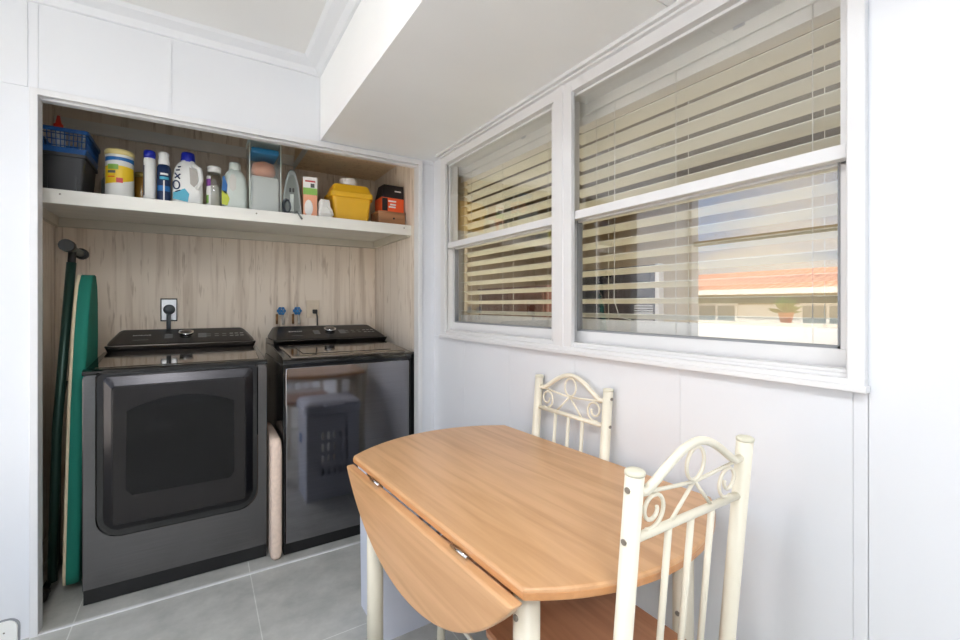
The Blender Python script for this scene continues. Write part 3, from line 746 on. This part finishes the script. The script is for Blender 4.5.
def wrap(e, name, r, z0, z1, a0, a1, m, off=.0006, n=16, lo=None, hi=None, sy=1.0):
    """label strip on a round container; lo / hi let its edges undulate (functions of 0..1)"""
    q = MB(); prev = None
    for i in range(n + 1):
        t = i / n; a = a0 + (a1 - a0) * t; zz0 = z0 + (lo(t) if lo else 0); zz1 = z1 + (hi(t) if hi else 0)
        c_, s_ = math.cos(a), math.sin(a)
        cur = [q.bm.verts.new((c_ * rr, s_ * rr * sy, zz)) for rr, zz in ((r, zz0), (r + off, zz0), (r + off, zz1), (r, zz1))]
        if prev:
            for k in range(4): q.bm.faces.new((prev[k], prev[(k + 1) % 4], cur[(k + 1) % 4], cur[k]))
        else: q.bm.faces.new(cur)
        prev = cur
    q.bm.faces.new(prev[::-1])
    return q.build(name, m, e)
FR = -PI / 2 + .12   # direction facing the camera on the shelf
# wipes canister
e = thing('wipes_canister', 'large white wipes tub with pale yellow lid and blue and yellow label', 'canister', (-.314, 2.63, T))
r = .053
MB().lathe([(r - .002, 0), (r, .004), (r, .205), (r - .001, .21)], n=36).build('tub', white_pl, e)
MB().lathe([(r + .002, .205), (r + .003, .222), (r - .002, .230), (r - .012, .233), (0, .233)], n=36).build('lid', paleyellow, e)
wrap(e, 'blue_band', r, .172, .193, FR - 1.3, FR + 1.3, bprint, lo=lambda t: .006 * math.sin(PI * t))
wrap(e, 'yellow_label', r, .082, .150, FR - 1.3, FR + 1.25, yprint, lo=lambda t: .030 * t * t - .012, hi=lambda t: .004 * math.sin(PI * t))
wrap(e, 'green_lettering', r, .135, .158, FR - .9, FR - .1, gprint, off=.0012)
wrap(e, 'green_lettering', r, .118, .130, FR - .9, FR - .3, greyp, off=.0012)
wrap(e, 'red_badge', r, .076, .098, FR - .25, FR + .2, redp, off=.0014)
wrap(e, 'orange_lettering', r, .099, .104, FR - .9, FR - .35, orangep, off=.0014)
# amber jar
e = thing('amber_jar', 'amber jar with gold lid behind the wipes tub', 'jar', (-.243, 2.76, T))
MB().lathe([(.033, 0), (.035, .005), (.035, .14), (.03, .15)], n=24).build('jar', amberm, e)
MB().lathe([(.034, .148), (.034, .17), (.03, .173), (0, .173)], n=24).build('lid', goldlid, e)
# white bottle with blue cap
e = thing('powder_bottle', 'slim white bottle with blue cap beside the wipes tub', 'bottle', (-.200, 2.59, T))
MB().lathe([(.022, 0), (.024, .004), (.024, .19), (.022, .205), (.020, .208)], n=24).build('bottle', white_pl, e)
MB().lathe([(.0225, .207), (.0235, .225), (.022, .240), (.018, .243), (0, .243)], n=24).build('cap', bluecap, e)
wrap(e, 'label_lettering', .024, .03, .17, FR - 1.3, FR - .95, navy, off=.0006)
# navy spray can
e = thing('spray_can', 'navy blue spray can with white cap between the white bottle and jug', 'spray can', (-.146, 2.60, T))
MB().lathe([(.026, 0), (.027, .004), (.027, .175), (.022, .187), (.020, .19)], n=24).build('can', navy, e)
MB().lathe([(.022, .186), (.0235, .20), (.020, .225), (.0215, .24), (.017, .248), (0, .250)], n=24).build('cap', white_pl, e)
wrap(e, 'white_lettering', .027, .115, .128, FR - .7, FR + .7, cyanp)
wrap(e, 'white_lettering', .027, .136, .145, FR - .6, FR + .6, whitep)
wrap(e, 'teal_band', .027, .06, .085, FR - 1.2, FR + 1.2, bprint)
wrap(e, 'painted_highlight', .027, .01, .11, FR - .15, FR + .05, whitep, off=.0008)  # white stripe painted on as the can's highlight
# white jug, blue cap
def jug(name, lab, loc, w, d, h, body, capm, caph, capr, rz=0):
    e = thing(name, lab, 'jug', loc, rz)
    def R(hx, hy, z, r): return [(x, y, z) for (x, _, y) in rrect(-hx, hx, -hy, hy, 0, r, 4)]
    L_ = [R(w * .46, d * .46, 0, .02), R(w * .5, d * .5, .006, .02), R(w * .5, d * .5, h * .30, .022), R(w * .485, d * .48, h * .55, .022), R(w * .44, d * .45, h * .74, .024), R(w * .33, d * .38, h * .86, .024), R(capr * .98, capr * .98, h * .90, .014), R(capr * .9, capr * .9, h * .93, .014)]
    MB().loft(L_).build('body', body, e)
    MB().lathe([(capr, h * .91), (capr * 1.02, h * .94), (capr * .95, h * .94 + caph * .8), (capr * .85, h * .94 + caph), (0, h * .94 + caph)], n=24).build('cap', capm, e)
    # shade of the grip hollow is added per jug as a flat grey patch
    y = -d * .5 - .001
    return e
j = jug('detergent_jug', 'white detergent jug with royal blue cap and blue lettered label', (-.050, 2.63, T), .125, .10, .245, cloudy_w if False else white_pl, bluecap, .040, .030)
MB().tube([(.020, -.052, .20), (.048, -.056, .185), (.055, -.056, .13), (.038, -.055, .085)], [.010, .012, .011, .008], 10).build('handle', white_pl, j)
MB().prism([(.006, -.0495, .19), (.038, -.0495, .175), (.042, -.0495, .12), (.026, -.0495, .095), (.01, -.0495, .11)], (0, -.0015, 0)).build('grip_shade', hoseg, j, bevel=.001)  # grey patch paints the shade inside the grip
q = MB().prism([(-.060, -.0505, .03), (.0, -.0505, .02), (.006, -.0505, .06), (-.012, -.0505, .085), (-.058, -.0505, .06)], (0, -.001, 0)); q.build('cyan_patch', cyanp, j)
q = MB()
def stroke(pts): q.tube([(x, -.0505, z) for x, z in pts], .0032, 6)
stroke([(-.046 + .013 * math.cos(t_ * PI / 8), .098 + .020 * math.sin(t_ * PI / 8)) for t_ in range(16)] + [(-.033, .098)])
stroke([(-.052, .130), (-.030, .152)]); stroke([(-.052, .154), (-.032, .128)])
stroke([(-.048, .168), (-.032, .172)]); stroke([(-.040, .184), (-.028, .188)]); stroke([(-.050, .064), (-.030, .074)])
q.build('dark_lettering', navy, j)
# clear bottle
e = thing('clear_bottle', 'clear plastic bottle with white cap and purple label', 'bottle', (.061, 2.62, T))
MB().lathe([(.030, 0), (.034, .006), (.034, .15), (.028, .175), (.024, .18), (.024, .19)], n=28).build('bottle', clearb, e)
MB().lathe([(.030, .188), (.031, .215), (.028, .218), (0, .218)], n=28).build('cap', white_pl, e)
MB().lathe([(.028, .004), (.030, .01), (.030, .12), (0, .122)], n=24).build('contents', greycont, e)
wrap(e, 'white_label', .034, .02, .165, FR - 1.5, FR - .6, whitep)
wrap(e, 'purple_label', .034, .115, .150, FR - 1.5, FR - .6, purplep, off=.0012)
wrap(e, 'green_label', .034, .03, .07, FR - 1.5, FR - .9, gprint, off=.0012)
# milky jug
j = jug('bleach_jug', 'milky white jug with white cap beside the tall clear bin', (.154, 2.64, T), .112, .10, .240, cloudy_pl, cloudy_pl, .034, .028)
MB().prism([(-.020, -.0495, .185), (-.006, -.0495, .19), (.004, -.0495, .165), (.002, -.0495, .115), (-.012, -.0495, .10), (-.026, -.0495, .115), (-.028, -.0495, .16)], (0, -.0015, 0)).build('grip_shade', greycont, j, bevel=.001)  # greyer patch painted for the shaded grip
MB().prism([(-.061, -.0505, .10), (-.040, -.0505, .08), (-.036, -.0505, .13), (-.05, -.0505, .175), (-.057, -.0505, .17)], (0, -.001, 0)).build('blue_label', bprint, j)
MB().prism([(-.061, -.0505, .03), (-.036, -.0505, .025), (-.026, -.0505, .06), (-.04, -.0505, .095), (-.061, -.0505, .10)], (0, -.001, 0)).build('lime_label', limep, j)
# tall clear bin
e = thing('tall_clear_bin', 'tall clear plastic bin with blue and orange contents', 'bin', (.290, 2.655, T))
q = MB(); t_ = .003
q.box(-.072, .072, -.095, .095, 0, t_).box(-.075, -.072, -.095, .095, 0, .385).box(.072, .075, -.095, .095, 0, .385).box(-.072, .072, -.095, -.092, 0, .385).box(-.072, .072, .092, .095, 0, .385)
q.build('shell', frost, e)
q = MB()
for sx in (-1, 1): q.tube([(sx * .074, -.095, 0), (sx * .074, -.095, .385)], .003, 6)
q.build('edge_rib', cloudy_pl, e)
MB().loft([R_(.078, .098, .375, .01), R_(.078, .098, .392, .01)], smooth=False).build('lid', cloudy_pl, e)
B(-.066, .066, -.085, .085, .312, .342).build('blue_contents', bluecont, e, bevel=.008)
MB().lathe([(0, .19), (.04, .2), (.06, .235), (.052, .275), (.02, .29), (0, .29)], n=20, sy=1.2).build('orange_contents', orangecont, e)
B(-.066, .066, -.085, .085, .004, .195).build('grey_contents', greycont, e, bevel=.01)
# iron standing on its heel, sole towards the room
e = thing('clothes_iron', 'grey clothes iron standing upright on its heel', 'iron', (.424, 2.60, T), rz=-.12)
P = []
for k in range(25):
    t = k / 24; a = -1 + 2 * t
    P.append((.052 * a if abs(a) > .98 else .052 * math.copysign(1, a) * (1 - (1 - abs(a)) ** 1.0) ** .8 if False else .052 * a, 0, .015 + .245 * (1 - abs(a) ** 2.7)))
P = [(-.047, 0, .004)] + [(x * .99, 0, z) for x, _, z in P] + [(.047, 0, .004)]
P2 = []
def offs(P, s, y): return [(x * s, y, .12 + (z - .12) * s) for x, _, z in P]
MB().loft([offs(P, 1.0, .006), offs(P, 1.0, 0), offs(P, .97, -.004)], smooth=False).build('soleplate', irondark, e)
MB().loft([offs(P, .97, .006), offs(P, .93, .03), offs(P, .75, .05)], smooth=True).build('body', irongrey, e)
MB().loft([offs(P, .80, -.003), offs(P, .78, -.0055)], smooth=False).build('sole_inset', irongrey, e)
q = MB()
for sx in (-.009, .009): q.lathe([(.005, 0), (.005, .002), (0, .002)], (0, 0, 0), 12)
q.bm.free(); q = MB()
for sx in (-.008, .008): q.box(sx - .0045, sx + .0045, -.0075, -.005, .135, .158)
q.build('vent_holes', blackm, e, bevel=.002)
MB().tube([(0, .05, .05), (0, .09, .07), (0, .095, .15), (0, .055, .19)], .013, 12).build('handle', irongrey, e)
B(-.010, .010, -.010, -.004, .03, .125).build('heel_stripe', gprint2 if False else cloudy_pl, e, bevel=.003)
cp = []
for k in range(60):
    t = k / 59; a = t * 6 * PI
    cp.append((-.030 + .02 * math.cos(a) * (1 - .3 * t) + .01 * t, -.014 - .010 * t, .055 + .04 * math.sin(a) * (1 - .2 * t)))
MB().tube(cp, .003, 6).build('cord', plugg, e)
MB().tube([(.0, -.02, .02), (.01, -.055, .010), (.02, -.118, .009), (.026, -.127, .004), (.034, -.130, -.012), (.045, -.130, -.030)], .005, 8).build('cord_end', irondark, e)
# carton
e = thing('carton', 'tall peach and white carton beside the iron', 'carton', (.517, 2.60, T), rz=-.1)
B(-.036, .036, -.03, .06, 0, .225).build('box', peach, e, bevel=.001)
B(-.0365, .0365, -.0312, -.029, .165, .2255).build('white_label', whitep, e)
B(-.0367, .0367, -.0316, -.029, .128, .165).build('green_label', gprint, e)
B(-.026, .026, -.0322, -.030, .198, .206).build('red_lettering', redp, e)
B(.002, .022, -.0322, -.030, .168, .190).build('picture', greyp, e)
MB().prism([(.022 * math.cos(2 * PI * k / 20) - .008, -.0322, .055 + .045 * math.sin(2 * PI * k / 20)) for k in range(20)], (0, .002, 0)).build('pale_label', whitep, e)
# crumpled white pack
e = thing('white_pack', 'small crumpled white pack between the carton and yellow tub', 'pack', (.592, 2.575, T))
rr = random.Random(3)
lp = []
for (hx, hy, z) in ((.036, .025, 0), (.038, .03, .03), (.032, .028, .06), (.028, .022, .09), (.022, .018, .11)):
    lp.append([(x + rr.uniform(-.004, .004), y + rr.uniform(-.004, .004), z + rr.uniform(-.003, .003) * (z > 0)) for (x, _, y) in rrect(-hx, hx, -hy, hy, 0, .012, 2)])
MB().loft(lp, smooth=False).build('pack', white_pl, e)
MB().tube([(.01, -.03, .07), (.028, -.034, .05), (.036, -.034, .02)], .007, 8).build('flap', whitep, e)
# yellow tub
e = thing('yellow_tub', 'yellow plastic tub with clip-on lid at the right of the shelf', 'tub', (.748, 2.65, T), rz=-.04)
def Rl(hx, hy, z, r=.02): return [(x, y, z) for (x, _, y) in rrect(-hx, hx, -hy, hy, 0, r, 4)]
MB().loft([Rl(.094, .075, 0), Rl(.098, .08, .006), Rl(.112, .09, .145)], smooth=False).build('body', yellow_pl, e, bevel=.001)
MB().loft([Rl(.118, .096, .138), Rl(.122, .10, .144), Rl(.122, .10, .166), Rl(.112, .092, .178), Rl(.100, .08, .212), Rl(.094, .074, .217)], smooth=False).build('lid', yellow_pl, e, bevel=.001)
B(.115, .135, -.03, .03, .14, .155).build('side_handle', yellow_pl, e, bevel=.004); B(-.135, -.115, -.03, .03, .14, .155).build('side_handle', yellow_pl, e, bevel=.004)
q = MB().lathe([(.020, 0), (.048, 0), (.050, .004), (.050, .040), (.048, .044), (.020, .044)], n=28)
tag(q.build('white_roll', white_pl, loc=(.745, 2.645, T + .2175)), 'short white ribbed roll on top of the yellow tub', 'roll')
# small wooden box + orange and black pack
e = thing('wooden_box', 'low brown wooden box at the right end of the shelf', 'box', (.985, 2.625, T), rz=0)
B(-.085, .085, -.065, .075, 0, .076).build('body', crate_wood, e, bevel=.002)
B(-.087, .087, -.067, .077, .076, .086).build('lid', crate_wood, e, bevel=.002)
MB().lathe([(.005, 0), (.006, .006), (0, .009)], n=12).build('knob', blackm, e, loc=(.01, -.065, .045)).rotation_euler = (PI / 2, 0, 0)
e = thing('trap_pack', 'black and orange cardboard pack lying on the wooden box', 'pack', (.990, 2.630, T + .0875), rz=.02)
B(-.066, .076, -.055, .06, 0, .085).build('orange_box', orangep, e, bevel=.001)
MB().hexa([(-.066, -.055, .085), (.076, -.055, .085), (.076, .06, .085), (-.066, .06, .085), (-.05, -.045, .165), (.076, -.045, .165), (.076, .05, .165), (-.05, .05, .165)]).build('black_top', blackp, e, bevel=.001)
q = MB()
for (x, z, wd) in ((.0, .025, .045), (.005, .040, .038), (.0, .06, .05)): q.box(x - wd / 2, x + wd / 2, -.0565, -.054, z, z + .009)
q.build('white_lettering', whitep, e)
B(.018, .058, -.0522, -.046, .125, .132).build('white_lettering', whitep, e)
B(-.064, -.03, -.0575, -.054, .004, .08).build('black_side', blackp, e)

# ------------------------------------------------------------------ LAUNDRY HAMPER
e = thing('laundry_hamper', 'pale lilac plastic laundry hamper standing behind the table', 'hamper', (.722, 1.68, 0))
def hamper_body():
    q = MB(); hx0, hx1, hy0, hy1 = .162, .166, .122, .134; H = .56
    cols, rows = 18, 22
    def P(s, u, v):
        hx = hx0 + (hx1 - hx0) * v; hy = hy0 + (hy1 - hy0) * v; z = .0 + H * v
        if s == 0: return (-hx + 2 * hx * u, -hy, z)
        if s == 1: return (hx, -hy + 2 * hy * u, z)
        if s == 2: return (hx - 2 * hx * u, hy, z)
        return (-hx, hy - 2 * hy * u, z)
    for s in range(4):
        G = [[q.bm.verts.new(P(s, i / cols, j / rows)) for i in range(cols + 1)] for j in range(rows + 1)]
        for j in range(rows):
            for i in range(cols):
                hole = (4 <= i < cols - 4 and i % 2 == 0 and 5 <= j < rows - 5 and j % 3 != 2 and s % 2 == 0)
                if not hole: q.bm.faces.new((G[j][i], G[j][i + 1], G[j + 1][i + 1], G[j + 1][i]))
    bm_v = [q.bm.verts.new((sx * hx0, sy * hy0, 0)) for sx, sy in ((-1, -1), (1, -1), (1, 1), (-1, 1))]
    q.bm.faces.new(bm_v[::-1])
    bmesh.ops.remove_doubles(q.bm, verts=q.bm.verts, dist=.0002)
    o = q.build('body', lav, e)
    sm = o.modifiers.new('wall', 'SOLIDIFY'); sm.thickness = .003; sm.offset = -1
    return o
hamper_body()
MB().loft([R_(.168, .136, .545, .03), R_(.178, .146, .555, .035), R_(.180, .148, .585, .035), R_(.168, .136, .59, .03)], cap=False, smooth=False).build('rim', lav, e)
MB().loft([R_(.176, .144, .588, .035), R_(.178, .146, .60, .035), R_(.165, .13, .618, .03), R_(.10, .08, .625, .03)], smooth=True).build('lid', lav, e)
MB().tube([(-.06, .135, .60), (-.055, .165, .60), (.055, .165, .60), (.06, .135, .60)], .008, 8).build('handle', lav, e)
B(-.172, -.162, -.055, -.02, .34, .40).build('blue_mark', bprint, e, bevel=.004)

# ------------------------------------------------------------------ TABLE
TA = math.radians(3.5)
tb = thing('drop_leaf_table', 'round oak-topped drop-leaf table on cream tubular legs', 'table', (.755, 1.03, 0), TA)
RT = .518; HX = -.315; RX = .312; TH = .024; TZ = .75
def arc_outline(R, xa, xb, n=40):
    """circle of radius R clipped to xa..xb"""
    ya = math.sqrt(max(R * R - xa * xa, 0)); yb = math.sqrt(max(R * R - xb * xb, 0))
    P = []
    a0 = math.atan2(-ya, xa); a1 = math.atan2(-yb, xb)
    for k in range(n + 1): a = a0 + (a1 - a0) * k / n; P.append((R * math.cos(a), R * math.sin(a)))
    a0 = math.atan2(yb, xb); a1 = math.atan2(ya, xa)
    for k in range(n + 1): a = a0 + (a1 - a0) * k / n; P.append((R * math.cos(a), R * math.sin(a)))
    return P
o = MB().prism([(x, y, TZ - TH) for x, y in arc_outline(RT, HX, RX)], (0, 0, TH)).build('tabletop', twood, tb, bevel=.006, seg=3)
MB().prism([(x * 1.0016, y * 1.0016, TZ - TH + .003) for x, y in arc_outline(RT, HX, RX)], (0, 0, TH - .010)).build('edge_band', tedge, tb, bevel=.002)
# hanging leaf: chord segment, rotated down about the hinge
seg = []
ch = math.sqrt(RT * RT - HX * HX); a0 = math.atan2(ch, -HX)
for k in range(41):
    a = -a0 + 2 * a0 * k / 40
    seg.append((RT * math.cos(a) + HX, RT * math.sin(a)))   # d beyond hinge, y
lx0 = HX + .004
o = MB().prism([(lx0, y, TZ - .026 - max(d, 0)) for d, y in seg], (-.028, 0, 0)).build('drop_leaf', twood, tb, bevel=.006, seg=3)
for y in (-.22, .22):
    h = MB().tube([(HX - .006, y - .03, TZ - .021), (HX - .006, y + .03, TZ - .021)], .004, 8).box(HX + .006, HX + .04, y - .028, y + .028, TZ - TH - .003, TZ - TH).build('hinge', chrome, tb)
for sx in (-.262, .275):
    for sy in (-.36, .36):
        lg = MB().tube([(sx, sy, .012), (sx, sy, TZ - TH - .001)], .0255, 24).build('leg', cream, tb)
        MB().lathe([(.027, 0), (.027, .014), (.0256, .016)], (sx, sy, 0), 20).build('foot_cap', creamcap, lg)
        for z in (.60, .45) if sx > 0 else (.66,):
            MB().tube([(sx - .025, sy, z), (sx - .0285, sy, z)], .006, 8).build('screw', screwm, lg)
for sy in (-.36, .36): MB().tube([(-.262, sy, .695), (.275, sy, .695)], .010, 12).build('apron_tube', cream, tb)
for sx in (-.262, .275): MB().tube([(sx, -.36, .695), (sx, .36, .695)], .010, 12).build('apron_tube', cream, tb)
MB().tube([(-.262, -.12, .695), (-.20, -.12, .70), (.275, -.12, .695)], .008, 10).build('cross_tube', cream, tb)

# ------------------------------------------------------------------ CHAIRS
def chair(lab, loc, rz):
    e = thing('dining_chair', lab, 'chair', loc, rz, 'dining chairs')
    hw = .170; lean_ = .085
    def yb(z): return -max(z - .45, 0) * lean_
    for s in (-1, 1):
        pl = MB().tube([(s * hw, -.004, .012), (s * hw, 0, .30), (s * hw, 0, .45), (s * hw, yb(.955), .958)], .0156, 24).build('back_post', cream, e)
        MB().lathe([(.0162, 0), (.0168, .002), (.0166, .006), (.013, .0085), (0, .009)], (s * hw, yb(.958), .957), 24).build('post_cap', creamcap, pl)
        MB().lathe([(.0172, 0), (.0172, .014)], (s * hw, -.004, 0), 16).build('foot_cap', creamcap, pl)
        for z in (.934, .847):
            sw = MB().tube([(s * (hw + .0145), yb(z), z), (s * (hw + .0172), yb(z), z)], .0052, 10).build('screw', screwm, pl)
    def bp(x, z): return (x, yb(z), z)
    # arched top rail
    P = [bp(-hw, .925), bp(-.136, .922)]
    for k in range(25):
        x = -.132 + .264 * k / 24; P.append(bp(x, .922 + .062 * (.5 + .5 * math.cos(PI * x / .140)) ** .62))
    P += [bp(.136, .922), bp(hw, .925)]
    MB().tube(P, .0080, 14).build('top_rail', cream, e)
    MB().tube([bp(-hw, .845), bp(hw, .845)], .0078, 14).build('lower_rail', cream, e)
    # scroll work
    q = MB()
    q.tube([bp(.027 * math.cos(a), .943 + .031 * math.sin(a)) for a in [2 * PI * k / 32 for k in range(32)]], .0036, 8, closed=True)
    for s in (-1, 1):
        q.tube([bp(s * .150, .921), bp(s * .05, .912), bp(0, .908)], .0036, 8)
        q.tube([bp(0, .910), bp(s * .062, .850)], .0036, 8)
        sp = []
        for k in range(44):
            t = k / 43; rr_ = .035 * (1 - .66 * t); a = -PI / 2 - .4 + t * 1.35 * 2 * PI
            sp.append(bp(s * (.117 - rr_ * math.cos(a)), .885 + rr_ * math.sin(a)))
        q.tube(sp, .0036, 8)
    q.build('scrollwork', cream, e)
    for x in (-.067, 0, .067): MB().tube([bp(x, .845), bp(x, .47)], .0062, 10).build('spindle', cream, e)
    MB().tube([bp(-hw, .475), bp(hw, .475)], .0085, 12).build('base_rail', cream, e)
    # seat
    def S(z, i, r=.04): return [(x, y, z) for (x, _, y) in rrect(-.19 + i, .19 - i, .012 + i, .40 - i, 0, r, 5)]
    MB().loft([S(.435, .004), S(.439, 0), S(.452, 0), S(.457, .005)], smooth=False).build('seat', swood, e)
    MB().tube([(-.165, 0, .422), (-.165, .365, .422), (.165, .365, .422), (.165, 0, .422)], .011, 12).build('seat_frame', cream, e)
    for s in (-1, 1):
        lg = MB().tube([(s * .172, .385, .012), (s * .165, .372, .434)], .0135, 18).build('front_leg', cream, e)
        MB().lathe([(.0148, 0), (.0148, .016)], (s * .172, .385, 0), 16).build('foot_cap', creamcap, lg)
        MB().tube([(s * hw, 0, .236), (s * .168, .379, .236)], .0065, 10).build('stretcher', cream, e)
    MB().tube([(-.168, .379, .236), (.168, .379, .236)], .0065, 10).build('stretcher', cream, e)
    return e
chair('cream metal chair with scrolled back at the near end of the table', (.769, .520, 0), 0)
chair('cream metal chair with scrolled back against the wall below the windows', (1.062, 1.153, 0), PI / 2)

# ------------------------------------------------------------------ OUTSIDE (seen mirrored in the lower panes)
struct(B(-70, XL - .1, -40, 60, -1.3, -1.2).build('ground', concrete))
tag(B(-5.2, -5.0, -6, 16, -1.2, .97).build('parapet', extwhite), 'low white parapet outside, mirrored along the bottom of the right pane', 'wall')
hb = thing('neighbour_house', 'low cream house with red tiled roof mirrored in the right pane', 'house', (-16, 4, -1.2))
Wl = 26
B(-7, 0, -12, Wl, 0, 2.95).build('wall', extwhite, hb)
MB().prism([(.7, -12.5, 2.93), (.75, -12.5, 3.06), (-4.3, -12.5, 4.05), (-8.6, -12.5, 3.06), (-8.6, -12.5, 2.93)], (0, Wl + 13, 0)).build('roof', rooft, hb)
B(.62, .80, -12.5, Wl + .5, 2.84, 3.04).build('gutter', extwhite, hb)
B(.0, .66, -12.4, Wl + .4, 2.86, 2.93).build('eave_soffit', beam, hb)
B(0, .02, -12, Wl, 2.45, 2.86).build('eave_shade_strip', beam, hb)  # dark strip painting the eave's shade onto the wall
for i in range(9):
    y = -10 + i * 3.9
    f = B(0, .06, y, y + 1.7, 1.2, 2.5).build('window', extwhite, hb); B(.05, .075, y + .1, y + .8, 1.3, 2.4).box(.05, .075, y + .9, y + 1.6, 1.3, 2.4).build('pane', winblue, f)
for i, (y, s) in enumerate(((5.2, .34), (7.2, .26), (3.2, .3))):
    e = thing('potted_plant', ['leafy green plant in a pot on the parapet', 'small green plant further along the parapet', 'bushy green plant at the near part of the parapet'][i], 'plant', (-5.1, y, .97), group='plants on the parapet')
    MB().lathe([(.07, 0), (.10, .14), (.105, .15), (.09, .15), (0, .14)], n=16).build('pot', terracotta, e)
    q = MB(); rr = random.Random(i)
    for k in range(60):
        a = rr.uniform(0, 2 * PI); b = rr.uniform(.1, 1.3); L_ = s * rr.uniform(.5, 1)
        d = Vector((math.cos(a) * math.cos(b), math.sin(a) * math.cos(b), math.sin(b))); n_ = d.orthogonal().normalized() * .03
        p0 = Vector((0, 0, .14)); vs = [q.bm.verts.new(p) for p in (p0, p0 + d * L_ * .6 + n_, p0 + d * L_, p0 + d * L_ * .6 - n_)]
        q.bm.faces.new(vs)
    q.build('foliage', leaf_m, e)
